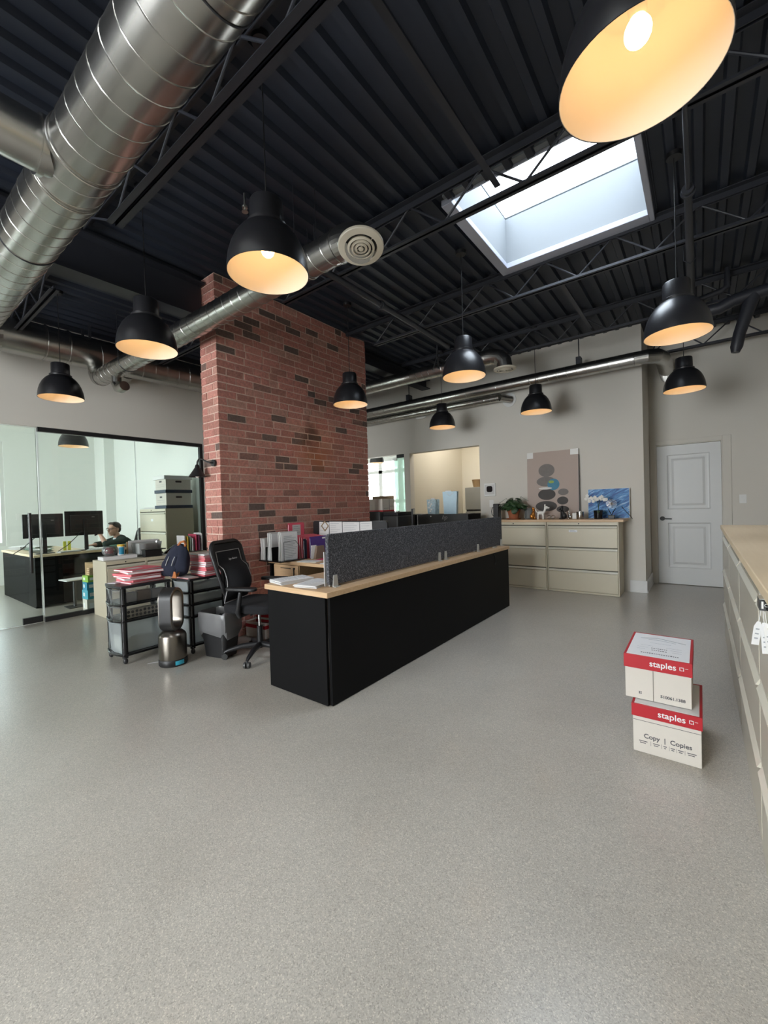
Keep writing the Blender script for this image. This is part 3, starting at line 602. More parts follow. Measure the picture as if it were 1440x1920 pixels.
def drain():
    t = thing('drain_pipe', 'black pipe assembly with dropping leg above the white door', 'pipe', (0.1, 5.6, 3.4)); o = Matrix.Translation(-Vector(t.location))
    b = MB(); b.xf = o
    b.tube([(-0.16, 5.6, 3.36), (-0.02, 5.6, 3.38), (0.2, 5.6, 3.42), (0.25, 5.6, 3.45), (0.252, 5.6, 3.64)], [0.03, 0.03, 0.03, 0.032, 0.02], 14); b.build('upper_branch', M_steel, t)
    b = MB(); b.xf = o
    b.tube([(-0.02, 5.62, 3.33), (0.06, 5.62, 3.26), (0.18, 5.62, 3.25), (0.30, 5.62, 3.30), (0.50, 5.62, 3.32), (0.79, 5.62, 3.33)], [0.045, 0.055, 0.06, 0.06, 0.06, 0.06], 16); b.build('main_run', M_steel, t)
    b = MB(); b.xf = o
    b.tube([(0.46, 5.62, 3.32), (0.43, 5.62, 3.25), (0.385, 5.62, 3.10), (0.34, 5.62, 2.95), (0.315, 5.62, 2.82), (0.305, 5.62, 2.765)], [0.06, 0.062, 0.055, 0.052, 0.052, 0.035], 16); b.build('drop_leg', M_steel, t)
drain()

# ================================================================ DUCTS
def helix(p0, p1, r, pitch, n=16):
    p0, p1 = Vector(p0), Vector(p1); d = p1-p0; L_ = d.length; d.normalize(); u = d.cross(Vector((0, 0, 1))).normalized(); w_ = d.cross(u)
    k = int(L_/pitch*n)
    return [p0 + d*(L_*i/k) + (u*math.cos(2*PI*i/n) + w_*math.sin(2*PI*i/n))*r for i in range(k+1)]
def spiral(name, label, p0, p1, r, pitch=0.127, loc=None, seam=0.0035):
    t = thing(name, label, 'air duct', loc or p0); o = Matrix.Translation(-Vector(t.location))
    b = MB(); b.xf = o; b.cyl(p0, p1, r, n=56); b.tube(helix(p0, p1, r, pitch, 24), seam, 5)
    b.build('spiral_duct', M_duct, t, smooth=50)
    return t, o
def collar(t, o, p, d, r, name='collar', w_=0.02):
    b = MB(); b.xf = o; p = Vector(p); d = Vector(d).normalized(); b.cyl(p-d*w_, p+d*w_, r+0.004, n=48); b.tube([p+(Vector(d.orthogonal()).normalized()*math.cos(a)+d.cross(d.orthogonal()).normalized()*math.sin(a))*(r+0.005) for a in [2*PI*i/40 for i in range(40)]], 0.005, 6, closed=True)
    b.build(name, M_duct, t, smooth=50)
def elbow(t, o, pts, r, name='elbow'):
    b = MB(); b.xf = o; b.tube(pts, r, 28); b.build(name, M_duct, t, smooth=12)
# big trunk overhead at left, along X
BY, BZ, BR = 0.765, 3.031, 0.152
t, o = spiral('trunk_duct', 'large silver spiral duct crossing overhead at upper left', (0.75, BY, BZ), (-5.85, BY, BZ), BR, 0.125, loc=(-2.5, BY, BZ))
for x in (-2.30, -2.57): collar(t, o, (x, BY, BZ), (1, 0, 0), BR)
b = MB(); b.xf = o; b.cyl((-2.43, BY-0.05, BZ), (-2.43, -2.4, BZ+0.02), 0.115, n=40); b.build('branch_duct', M_duct, t, smooth=50)
b = MB(); b.xf = o; b.cyl((-2.43, BY-0.135, BZ), (-2.43, BY-0.16, BZ), 0.128, n=40); b.build('branch_collar', M_duct, t, smooth=50)
for x in (-1.2, -3.3, -5.0):
    b = MB(); b.xf = o; b.tube([(x, BY-BR-0.004, BZ+0.55)] + [(x, BY-(BR+0.003)*math.cos(a), BZ-(BR+0.003)*math.sin(a)) for a in [PI*i/14 for i in range(15)]] + [(x, BY+BR+0.004, BZ+0.55)], 0.003, 5); b.build('hanger_wire', M_steel, t)
elbow(t, o, [(-5.85, BY, BZ), (-5.98, BY+0.02, BZ+0.08), (-6.08, BY+0.10, BZ+0.2), (-6.12, BY+0.22, BZ+0.28), (-6.13, BY+0.36, BZ+0.31)], [BR, 0.165, 0.18, 0.195, 0.2])
# left wall trunk along Y
t, o = spiral('wall_duct', 'silver spiral duct along the wall above the office glass', (-6.13, 1.74, 3.34), (-6.13, 6.4, 3.34), 0.195, 0.16, loc=(-6.13, 1.7, 3.34))
b = MB(); b.xf = o; b.cyl((-6.13, 1.13, 3.34), (-6.13, 1.74, 3.34), 0.2, n=48); b.build('plain_sleeve', M_duct, t)
collar(t, o, (-6.13, 1.74, 3.34), (0, 1, 0), 0.2); collar(t, o, (-6.13, 1.52, 3.34), (0, 1, 0), 0.2)
b = MB(); b.xf = o; b.cyl((-6.25, 2.45, 3.24), (-6.395, 2.45, 3.20), 0.10, n=28); b.build('wall_tap', M_duct, t, smooth=50)
for y in (1.95, 4.3):
    for x in (-6.0, -6.24):
        b = MB(); b.xf = o; b.bar((x, y, 3.49), (x, y, 3.655), 0.03, 0.012); b.build('hanger_strap', M_steel, t)
# round supply run with diffuser in front of the column
def rot_arc(c, r, a0, a1, n, ax):
    out = []
    for i in range(n+1):
        a = a0+(a1-a0)*i/n; out.append(Vector(c) + Vector(ax[0])*math.cos(a)*r + Vector(ax[1])*math.sin(a)*r)
    return out
def diffuser(t, o, c, r, rot=(0, 0, 0)):
    X = o @ Matrix.LocRotScale(Vector(c), Euler(rot), Vector((1, 1, 1)))
    b = MB(); b.xf = X
    b.lathe([(r, 0.004), (r, -0.008), (r*0.97, -0.014), (r*0.72, -0.020), (r*0.70, -0.012), (r*0.71, 0.004)], 48)
    for q in (0.60, 0.44, 0.28): b.lathe([(r*q, -0.018), (r*(q-0.09), -0.026), (r*(q-0.10), -0.022), (r*(q-0.03), -0.004), (r*q, -0.016)], 40)
    b.lathe([(0.001, -0.030), (r*0.09, -0.029), (r*0.115, -0.02), (0.001, -0.012)], 24)
    b.bar((-r*0.7, 0, -0.008), (r*0.7, 0, -0.008), 0.004, 0.004)
    b.build('diffuser', M_cream_plastic, t, smooth=30)
    b = MB(); b.xf = X; b.lathe([(0.001, 0.006), (r*0.72, 0.006)], 32); b.build('diffuser_throat', M_black, t)
SYY, SZZ, SR = 2.06, 3.03, 0.10
t, o = spiral('supply_duct', 'silver spiral duct in front of the brick column with round diffuser', (-6.0, SYY, SZZ), (-1.86, SYY, SZZ), SR, 0.115, loc=(-3.0, SYY, SZZ))
elbow(t, o, [(-1.86, SYY, SZZ), (-1.80, SYY, SZZ-0.004), (-1.73, SYY-0.005, SZZ-0.03), (-1.685, SYY-0.02, SZZ-0.065), (-1.66, SYY-0.04, SZZ-0.105)], SR+0.006)
collar(t, o, (-1.88, SYY, SZZ), (1, 0, 0), SR); collar(t, o, (-2.18, SYY, SZZ), (1, 0, 0), SR)
diffuser(t, o, (-1.655, SYY-0.047, SZZ-0.112), 0.142, (math.radians(-11), math.radians(-9), 0))
for x in (-2.2, -5.2):
    b = MB(); b.xf = o; b.tube([(x, SYY-SR-0.003, SZZ+0.6)] + [(x, SYY-(SR+0.003)*math.cos(a), SZZ-(SR+0.003)*math.sin(a)) for a in [PI*i/12 for i in range(13)]] + [(x, SYY+SR+0.003, SZZ+0.6)], 0.003, 5); b.build('hanger_wire', M_steel, t)
elbow(t, o, [(-6.0, SYY, SZZ), (-6.07, SYY, SZZ+0.015), (-6.115, SYY, SZZ+0.07), (-6.13, SYY, SZZ+0.16)], SR+0.003, 'riser_elbow')
elbow(t, o, [(-5.55, SYY, SZZ-0.08), (-5.55, SYY-0.0, SZZ-0.17), (-5.50, SYY, SZZ-0.23), (-5.42, SYY, SZZ-0.25), (-5.32, SYY, SZZ-0.24)], 0.055, 'tap_elbow')
# duct beyond the column with diffuser
t, o = spiral('back_supply_duct', 'silver spiral duct right of the brick column ending in small diffuser', (-5.4, 5.45, 3.29), (-2.30, 5.45, 3.29), 0.10, 0.11, loc=(-3.0, 5.45, 3.29))
elbow(t, o, [(-2.30, 5.45, 3.29), (-2.22, 5.45, 3.285), (-2.13, 5.45, 3.25), (-2.07, 5.45, 3.18), (-2.055, 5.45, 3.09)], 0.105)
diffuser(t, o, (-2.055, 5.45, 3.085), 0.145)
b = MB(); b.xf = o
for s in (-1, 1): b.bar((-3.05+s*0.05, 5.34, 3.27), (-3.05+s*0.012, 5.40, 3.46), 0.02, 0.006)
b.bar((-3.05, 5.40, 3.45), (-3.05, 5.40, 3.64), 0.014, 0.006); b.build('strap_hanger', M_chrome, t)
# wall-hugging twin ducts on the back wall
t, o = spiral('back_wall_duct', 'long silver spiral duct along the top of back wall', (-6.3, 6.36, 3.12), (-0.66, 6.36, 3.12), 0.092, 0.13, loc=(-3.0, 6.36, 3.12))
elbow(t, o, [(-0.66, 6.36, 3.12), (-0.52, 6.37, 3.12), (-0.42, 6.42, 3.12), (-0.37, 6.55, 3.115), (-0.36, 6.75, 3.11), (-0.36, 7.1, 3.10)], 0.092)
b = MB(); b.xf = o; b.cyl((-0.36, 7.1, 3.10), (-0.36, 7.495, 3.09), 0.088, n=32); b.tube(helix((-0.36, 7.1, 3.10), (-0.36, 7.49, 3.09), 0.088, 0.03, 16), 0.004, 5); b.build('flexible_end', M_duct, t)
for x in (-1.33, -4.2):
    b = MB(); b.xf = o; b.cyl((x, 6.36, 3.21), (x, 6.36, 3.655), 0.007, n=8); b.box(x-0.03, 6.30, 3.20, x+0.03, 6.42, 3.30); b.build('rod_hanger', M_steel, t)
t, o = spiral('lower_wall_duct', 'thinner silver duct tucked under the long back wall duct', (-6.3, 6.50, 2.985), (-2.55, 6.50, 2.985), 0.06, 0.10, loc=(-3.0, 6.50, 2.985))
b = MB(); b.xf = o; b.cyl((-2.55, 6.50, 2.985), (-2.42, 6.655, 2.96), 0.06, n=24); b.build('wall_elbow', M_duct, t)
b = MB(); b.xf = o; b.cyl((-2.45, 6.648, 2.96), (-2.45, 6.664, 2.96), 0.11, n=32); b.build('wall_flange', M_trim, t)

# ================================================================ PENDANTS
def make_pendant(x, y, z, label, name='pendant_lamp', cord=True, top=DK, group='black dome pendant lamps in the main room'):
    t = thing(name, label, 'pendant lamp', (x, y, z), 0, group)
    prof = [(0.2, 0), (0.1985, 0.03), (0.192, 0.075), (0.179, 0.12), (0.158, 0.165), (0.132, 0.2), (0.108, 0.222), (0.098, 0.228)]
    b = MB(); b.lathe([(0.1975, 0.0)] + prof + [(0.08, 0.2285)], 56); b.build('lamp_shade', M_lamp, t, smooth=50)
    b = MB(); b.lathe([(0.1975, 0.0005)] + [(r-0.004, zz-0.003 if zz > 0.01 else 0.001) for r, zz in prof] + [(0.03, 0.224)], 56); b.build('shade_liner', M_liner, t, smooth=60)
    b = MB(); b.lathe([(0.098, 0.228), (0.099, 0.243), (0.087, 0.248), (0.083, 0.252), (0.081, 0.355), (0.077, 0.362), (0.008, 0.363)], 40); b.build('neck', M_lamp, t, smooth=40)
    b = MB(); b.ball((0, 0, 0.122), (0.033, 0.033, 0.036), 20); b.build('bulb', M_bulb, t)
    b = MB(); b.cyl((0, 0, 0.155), (0, 0, 0.224), 0.020, 0.026, 16); b.build('socket', M_white, t)
    h = top - z
    b = MB(); b.cyl((0, 0, 0.362), (0, 0, h-0.004), 0.0035, n=8); b.build('cord', M_black, t)
    b = MB(); b.lathe([(0.045, h-0.03), (0.05, h-0.005), (0.05, h-0.001)], 24, caps=True); b.build('ceiling_canopy', M_lamp, t)
    return t
PEN = [
 (-0.115, 1.333, 2.425, 'black dome lamp looming largest at upper right'),
 (-1.715, 1.347, 2.482, 'black dome lamp hanging in front of the round duct, bulb showing'),
 (-3.193, 1.399, 2.487, 'black dome lamp left of the brick column, before the silver duct'),
 (-5.342, 1.455, 2.533, 'black dome lamp hanging near the office glass at left'),
 (-3.226, 3.643, 2.487, 'black dome lamp hanging in front of the brick face'),
 (-1.752, 3.599, 2.490, 'black dome lamp hanging left of the skylight beside small diffuser'),
 (-3.163, 5.698, 2.486, 'small distant black dome lamp above the kitchen opening'),
 (-1.753, 5.754, 2.506, 'distant black dome lamp above the tall taupe picture'),
 (-0.112, 3.551, 2.420, 'black dome lamp on the right under the overhead pipe'),
 (-0.129, 5.816, 2.503, 'distant black dome lamp above the white door')]
p0 = make_pendant(*PEN[0])
for x, y, z, lab in PEN[1:]: make_pendant(x, y, z, lab)
make_pendant(-7.95, 2.30, 2.395, 'black dome lamp inside the glazed office', top=3.2, group='black dome pendant lamps in the main room')
make_pendant(-7.06, 9.0, 2.485, 'black dome lamp in the bright rear room', top=3.2, group='black dome pendant lamps in the main room')
b = MB(); b.at((-2.67, 1.90, 3.55)); b.lathe([(0.001, 0.0), (0.02, 0.0), (0.022, 0.01), (0.008, 0.014), (0.008, 0.11)], 16); b.lathe([(0.001, -0.03), (0.024, -0.028), (0.024, -0.024), (0.006, -0.02), (0.006, 0.0)], 16)
tag(b.build('fire_sprinkler', M_chrome), 'small brass sprinkler head on the dark ceiling by round-duct lamp', 'sprinkler')

# ================================================================ OFFICE GLASS PARTITION
GX = -6.43
t = thing('glass_partition', 'black framed glass wall of the office left of brick column', 'glass wall', (GX, 2.5, 0)); o = Matrix.Translation((-GX, -2.5, 0))
def part(name, m, t, o, *boxes, bevel=0.0, **k):
    b = MB(); b.xf = o
    for q in boxes: b.box(*q)
    return b.build(name, m, t, bevel=bevel, **k)
part('top_rail', M_black, t, o, (GX-0.03, 1.49, 2.335, GX+0.028, 3.595, 2.385))
part('bottom_rail', M_black, t, o, (GX-0.03, 1.49, 0.001, GX+0.028, 3.595, 0.055))
part('side_post', M_black, t, o, (GX-0.03, 3.548, 0.055, GX+0.028, 3.595, 2.335))
for y0, y1 in ((1.495, 2.585), (2.595, 3.548)): part('glass_pane', M_glass, t, o, (GX-0.006, y0, 0.056, GX+0.006, y1, 2.334))
for y0, y1 in ((1.482, 1.494), (2.587, 2.593)): part('edge_joint', M_edge, t, o, (GX-0.006, y0, 0.058, GX+0.006, y1, 2.332))
t = thing('glass_door', 'frameless glass office door with long black pull handle', 'door', (GX, 1.4, 0)); o = Matrix.Translation((-GX, -1.4, 0))
part('glass_leaf', M_glass, t, o, (GX-0.006, 0.42, 0.012, GX+0.006, 1.472, 2.372))
part('glass_edge', M_edge, t, o, (GX-0.006, 1.472, 0.012, GX+0.006, 1.478, 2.372))
part('top_edge', M_edge, t, o, (GX-0.006, 0.42, 2.373, GX+0.006, 1.47, 2.379)); part('bottom_edge', M_edge, t, o, (GX-0.006, 0.42, 0.004, GX+0.006, 1.28, 0.011))
part('patch_fitting', M_black, t, o, (GX-0.02, 1.285, 0.012, GX+0.02, 1.471, 0.085))
b = MB(); b.xf = o; b.cyl((GX+0.055, 1.375, 0.62), (GX+0.055, 1.375, 1.34), 0.017, n=20); b.build('pull_handle', M_blackgloss, t)
for z in (0.78, 1.18):
    b = MB(); b.xf = o; b.cyl((GX+0.005, 1.375, z), (GX+0.055, 1.375, z), 0.010, n=12); b.build('handle_stud', M_black, t)
t = thing('glass_side_panel', 'fixed glass panel at the left photo edge by glass door', 'glass wall', (GX, -0.4, 0)); o = Matrix.Translation((-GX, 0.4, 0))
part('glass_pane', M_glass, t, o, (GX-0.006, -1.19, 0.012, GX+0.006, 0.41, 2.38))

# glass sidelight in the back wall
t = thing('glass_sidelight', 'green tinted glass sidelight with black top clamp right of brick column', 'glass wall', (-4.7, YB+0.07, 0)); o = Matrix.Translation((4.7, -YB-0.07, 0))
part('glass_pane', M_green, t, o, (-4.84, YB+0.06, 0.004, -4.565, YB+0.072, 2.235))
part('top_clamp', M_black, t, o, (-4.76, YB+0.03, 2.236, -4.565, YB+0.10, 2.298)); part('pivot_fitting', M_chrome, t, o, (-4.86, YB+0.04, 2.19, -4.77, YB+0.09, 2.235))

# ================================================================ RECEPTION DESK
def T(t): return Matrix.Translation(-Vector(t.location))
t = thing('reception_desk', 'long black reception desk with maple top in mid floor', 'desk', (-2.23, 3.5, 0)); o = T(t)
part('front_panel', M_blacklam, t, o, (-1.946, 1.912, 0.004, -1.924, 5.06, 0.714), bevel=0.001)
b = MB(); b.xf = o; b.box(-2.543, 1.893, 0.004, -1.951, 1.915, 0.714); b.build('end_panel', M_blacklam, t, bevel=0.001)
part('far_end_panel', M_blacklam, t, o, (-2.543, 5.038, 0.004, -1.951, 5.06, 0.714), bevel=0.001)
part('middle_support', M_blacklam, t, o, (-2.40, 3.46, 0.004, -1.95, 3.48, 0.714))
b = MB(); b.xf = o; b.box(-2.560, 1.878, 0.716, -1.912, 5.075, 0.752, 0); b.build('desk_top', M_mapleedge, t, bevel=0.002)
b = MB(); b.xf = o; b.tube([(-1.92, 4.60, 0.70), (-1.918, 4.64, 0.66), (-1.918, 4.645, 0.61), (-1.919, 4.63, 0.585)], 0.003, 6); b.ball((-1.919, 4.63, 0.58), 0.007); b.build('dangling_cable', M_black, t)
t = thing('desk_screen', 'charcoal felt privacy screen clamped along the reception desk', 'desk divider', (-2.03, 3.5, 0.752)); o = T(t)
b = MB(); b.xf = o
def rrect(x0, z0, x1, z1, r, n=5):
    pts = []
    for cx, cz, a0 in ((x1-r, z0+r, -PI/2), (x1-r, z1-r, 0), (x0+r, z1-r, PI/2), (x0+r, z0+r, PI)):
        for i in range(n+1): a = a0+PI/2*i/n; pts.append((cx+r*math.cos(a), cz+r*math.sin(a)))
    return pts
b.prism(rrect(2.005, 0.765, 5.10, 1.118, 0.03), -2.045, -2.017, 'x'); b.build('felt_panel', M_felt, t, bevel=0.004)
for y in (2.06, 3.50, 3.62, 4.37, 5.06):
    b = MB(); b.xf = o; b.prism([(y-0.026, 0.7525), (y+0.026, 0.7525), (y+0.017, 0.835), (y-0.017, 0.835)], -2.0165, -2.008, 'x'); b.box(-2.008, y-0.026, 0.7525, -1.985, y+0.026, 0.758)
    b.box(-2.060, y-0.02, 0.7525, -2.046, y+0.02, 0.80); b.build('clamp', M_clip, t, bevel=0.001)
b = MB(); b.xf = o; b.box(-2.02, 4.80, 0.7525, -1.985, 4.86, 0.762); b.build('spare_clamp_foot', M_clip, t)

# ================================================================ RETURN DESK AND WHAT STANDS ON IT
t = thing('return_desk', 'maple return desk with drawer pedestal against the brick column', 'desk', (-3.15, 3.14, 0)); o = T(t)
part('desk_top', M_mapleedge, t, o, (-3.775, 2.83, 0.716, -2.565, 3.45, 0.748), bevel=0.002)
b = MB(); b.xf = o; b.box(-3.70, 2.86, 0.05, -3.30, 3.42, 0.714); ped = b.build('pedestal', M_tan, t, bevel=0.002)
for z0, z1 in ((0.06, 0.36), (0.37, 0.53), (0.54, 0.705)):
    b = MB(); b.xf = o; b.box(-3.695, 2.843, z0, -3.305, 2.859, z1); d = b.build('drawer', M_mapleedge, ped, bevel=0.002); d.parent = ped
    b = MB(); b.xf = o; b.box(-3.58, 2.838, z1-0.035, -3.42, 2.843, z1-0.028); b.build('drawer_pull', M_black, d)
b = MB(); b.xf = o; b.cyl((-3.36, 2.842, 0.675), (-3.36, 2.830, 0.675), 0.010, n=12); b.box(-3.364, 2.829, 0.60, -3.356, 2.833, 0.67); b.build('lock_key', M_black, ped)
part('side_leg', M_blacklam, t, o, (-3.772, 2.85, 0.002, -3.745, 3.43, 0.714)); part('back_panel', M_blacklam, t, o, (-3.28, 3.425, 0.15, -2.58, 3.445, 0.714)); part('right_leg', M_blacklam, t, o, (-2.60, 2.86, 0.002, -2.572, 3.42, 0.714))
# second desk further back
t = thing('rear_desk', 'black desk right of the brick column carrying the printer', 'desk', (-3.4, 5.0, 0)); o = T(t)
part('desk_top', M_mapleedge, t, o, (-4.40, 4.68, 0.716, -2.57, 5.36, 0.748), bevel=0.002)
part('left_leg', M_blacklam, t, o, (-4.39, 4.70, 0.002, -4.36, 5.34, 0.714)); part('right_leg', M_blacklam, t, o, (-2.61, 4.70, 0.002, -2.58, 5.34, 0.714))
# pinboard
t = thing('pinboard_divider', 'black pinboard divider with pinned papers behind the folders', 'pinboard', (-3.2, 3.465, 0.748)); o = T(t)
b = MB(); b.xf = o; b.prism(rrect(-3.715, 0.749, -2.60, 1.142, 0.03), 3.455, 3.48, 'y'); b.build('board', M_blackp, t)
def sheet(par, o, x0, z0, x1, z1, y, m=None, tilt=0.0, lines=6, rnd=random.Random(3)):
    b = MB(); b.xf = o @ Matrix.Translation(((x0+x1)/2, y, (z0+z1)/2)) @ Matrix.Rotation(tilt, 4, 'Y')
    hx, hz = (x1-x0)/2, (z1-z0)/2
    b.box(-hx, -0.0006, -hz, hx, 0.0006, hz, 0)
    for i in range(lines):
        z = hz*0.8 - 1.6*hz*i/max(1, lines); l = hx*0.85*rnd.uniform(0.5, 1)
        b.box(-hx*0.85, -0.0012, z-0.002, -hx*0.85+2*l, -0.0006, z+0.002, 1)
    return b.build('pinned_paper', [m or M_paper, M_inkg], par, smooth=0)
sheet(t, o, -3.61, 0.93, -3.45, 1.13, 3.453, M_paper2, 0.05, 4); sheet(t, o, -3.44, 0.93, -3.24, 1.135, 3.453, M_paper2, 0, 7); sheet(t, o, -3.23, 0.93, -2.98, 1.132, 3.453, M_paper2, 0, 8); sheet(t, o, -2.97, 0.94, -2.80, 1.135, 3.453, M_paper2, -0.03, 6)
b = MB(); b.xf = o @ Matrix.Translation((-3.51, 3.446, 1.085)) @ Matrix.Rotation(PI/4, 4, 'Y')
for q in ((-0.045, -0.045, 0.045, -0.034), (-0.045, 0.034, 0.045, 0.045), (-0.045, -0.034, -0.034, 0.034), (0.034, -0.034, 0.045, 0.034)): b.box(q[0], -0.002, q[1], q[2], 0.002, q[3])
b.build('diamond_ornament', M_kraft, t)
# paper sorter with loose files
t = thing('paper_sorter', 'black step sorter on return desk beside the brick', 'file sorter', (-3.55, 2.90, 0.748)); o = T(t)
b = MB(); b.xf = o; b.box(-3.76, 2.70, 0.7495, -3.40, 3.03, 0.762)
b.build('sorter_base', M_blackgloss, t, bevel=0.004)
for i, x in enumerate((-3.765, -3.665, -3.565)):
    b = MB(); b.xf = o; b.box(x, 2.72, 0.7625, x+0.004, 2.97, 0.90); b.build('divider', M_blackgloss, t)
b = MB(); b.xf = o
for p, q in (((2.745, 0.7625), (2.745, 0.955)), ((2.745, 0.955), (2.90, 0.965)), ((2.90, 0.965), (2.955, 0.90)), ((2.955, 0.90), (2.955, 0.7625))): b.bar((-3.398, p[0], p[1]), (-3.398, q[0], q[1]), 0.004, 0.004)
b.build('front_frame', M_greycab, t)
def file_sheaf(x0, x1, y0, y1, z0, z1, label, m=None, n=7, lines=0):
    t = thing('paper_sheaf', label, 'papers', ((x0+x1)/2, (y0+y1)/2, z0), 0, 'paper sheaves in the black sorter'); o = T(t)
    rnd = random.Random(int(abs(x0)*1000)); b = MB(); b.xf = o; w_ = (x1-x0)/n
    for i in range(n):
        dz = rnd.uniform(-0.02, 0); dy = rnd.uniform(-0.008, 0.008); a = x0+w_*i
        cv = [(a, y0+dy, z0), (a+0.012, y0+dy, z0+(z1-z0)*0.5), (a+0.006, y0+dy, z1+dz)]
        vs = []
        for (px, py, pz) in cv: vs += [(px, y0+dy, pz), (px, y1+dy, pz), (px+w_*0.6, y1+dy, pz), (px+w_*0.6, y0+dy, pz)]
        fs = []
        for k in range(2):
            c = k*4
            for e in range(4): fs.append((c+e, c+(e+1) % 4, c+4+(e+1) % 4, c+4+e))
        fs += [(0,3,2,1), (8,9,10,11)]
        b.add(vs, fs, 0 if i % 3 else 1)
    b.build('sheets', [m or M_paper, M_paper2], t, smooth=0)
    if lines:
        b = MB(); b.xf = o
        for i in range(lines): b.box(x1+0.0135, y0+0.02, z1-0.05-i*0.017, x1+0.0145, y0+0.02+(y1-y0)*(0.5+0.35*((i*37) % 10)/10), z1-0.054-i*0.017)
        b.build('print', M_inkg, t)
file_sheaf(-3.755, -3.69, 2.72, 2.93, 0.7635, 0.995, 'short grey sheaf of papers, leftmost in the black sorter', M_paper2, 8)
file_sheaf(-3.655, -3.59, 2.735, 2.945, 0.7635, 1.055, 'taller white sheaf of papers, middle of the black sorter', M_paper, 8)
file_sheaf(-3.50, -3.44, 2.75, 2.965, 0.7635, 1.065, 'frontmost white printed sheaf in the black sorter', M_paper, 6, 14)
# upright folders on the desk
def folder_up(name, label, m, x, y0, y1, z1, group=None, th=0.012, extra=None, lean=0.0):
    t = thing(name, label, 'folder', (x, (y0+y1)/2, 0.7485), 0, group, rot=(0, lean, 0)); w_ = (y1-y0)/2; h = z1-0.7485
    b = MB(); b.box(-th/2, -w_, 0, -th/2+0.0015, w_, h); b.box(th/2-0.0015, -w_, 0, th/2, w_, h-0.012); b.box(-th/2, -w_, 0, th/2, w_, 0.0015); b.build('cover', m, t, smooth=0)
    b = MB(); b.box(-th/2+0.002, -w_+0.004, 0.002, th/2-0.002, w_-0.004, h-0.02); b.build('papers', M_paper, t, smooth=0)
    return t
wd = ['leftmost', 'second from left', 'third from left', 'fourth from left', 'fifth from left']
for i in range(5): folder_up('pink_folder', 'upright pink folder, %s in row behind the purple one' % wd[i], M_hotpink if i % 2 == 0 else M_pink, -3.60+0.036*i, 3.10, 3.37, 1.0-0.004*i, 'upright pink folders on the return desk')
t = folder_up('tall_pink_folder', 'tall bright pink folder with white label standing highest by the brick', M_hotpink, -3.70, 3.06, 3.29, 1.135)
b = MB(); b.box(0.0065, -0.06, 0.20, 0.0075, 0.06, 0.365); b.build('label_sheet', M_paper2, t); b = MB()
for i in range(6): b.box(0.0075, -0.045, 0.23+0.022*i, 0.008, 0.045-0.02*(i % 2), 0.236+0.022*i)
b.build('label_print', M_inkg, t)
t = folder_up('purple_folder', 'upright purple folder with a white tab on the return desk', M_purple, -3.395, 3.10, 3.42, 0.985)
b = MB(); b.box(0.0062, 0.02, 0.205, 0.0072, 0.14, 0.222); b.build('tab_label', M_paper, t)
t = folder_up('navy_folder', 'dark navy folder at the left of the pink row', M_navy, -3.445+0.01, 3.045, 3.085, 0.965)
t = thing('card_holder', 'brown trapezoid card holder in front of the purple folder', 'holder', (-3.33, 3.16, 0.7485)); o = T(t)
b = MB(); b.xf = o; b.prism([(3.10, 0.7487), (3.26, 0.7487), (3.235, 0.885), (3.135, 0.885)], -3.345, -3.315, 'x'); b.build('holder_body', M_brownpaper, t, bevel=0.002)
b = MB(); b.xf = o; b.box(-3.352, 3.075, 0.7487, -3.347, 3.15, 0.895); b.build('white_card', M_paper, t)
def flat_papers(name, label, cat, x, y, z, sx, sy, rz, n, m, m2=None, lines=0, group=None, spread=0.01):
    t = thing(name, label, cat, (x, y, z), rz, group); rnd = random.Random(int(abs(x*y)*999)+n)
    b = MB()
    for i in range(n):
        b.xf = Matrix.Translation((rnd.uniform(-spread, spread), rnd.uniform(-spread, spread), 0.0002+i*0.0022)) @ Matrix.Rotation(rnd.uniform(-spread*4, spread*4), 4, 'Z')
        b.box(-sx/2, -sy/2, 0, sx/2, sy/2, 0.002, 0 if i % 2 == 0 or i == n-1 else 1)
    b.build('sheets', [m, m2 or M_paper2], t, smooth=0)
    if lines:
        b = MB(); b.xf = Matrix.Translation((0, 0, n*0.0022+0.0003))
        for i in range(lines):
            yy = sy*0.42-sy*0.84*i/lines; b.box(-sx*0.42, yy-0.002, 0, -sx*0.42+sx*0.84*rnd.uniform(0.4, 1), yy+0.002, 0.0004)
        b.build('print', M_inkg, t, smooth=0)
    return t
flat_papers('booklet', 'white and green booklet lying open at front of return desk', 'booklet', -3.22, 2.93, 0.7485, 0.22, 0.13, 0.3, 3, M_paper, mat('pale_green_paper', (0.30, 0.45, 0.33), 0.8), 4)
flat_papers('red_folder_flat', 'red folder lying flat before the purple folder', 'folder', -3.12, 3.16, 0.7485, 0.30, 0.22, 0.3, 3, M_magenta)
flat_papers('loose_papers', 'white loose papers lying on the red folder', 'papers', -3.03, 3.18, 0.7555, 0.28, 0.21, 0.35, 2, M_paper, lines=5)
flat_papers('loose_papers', 'white papers near the right end of return desk', 'papers', -2.85, 2.96, 0.7485, 0.28, 0.21, 0.15, 3, M_paper, lines=6)
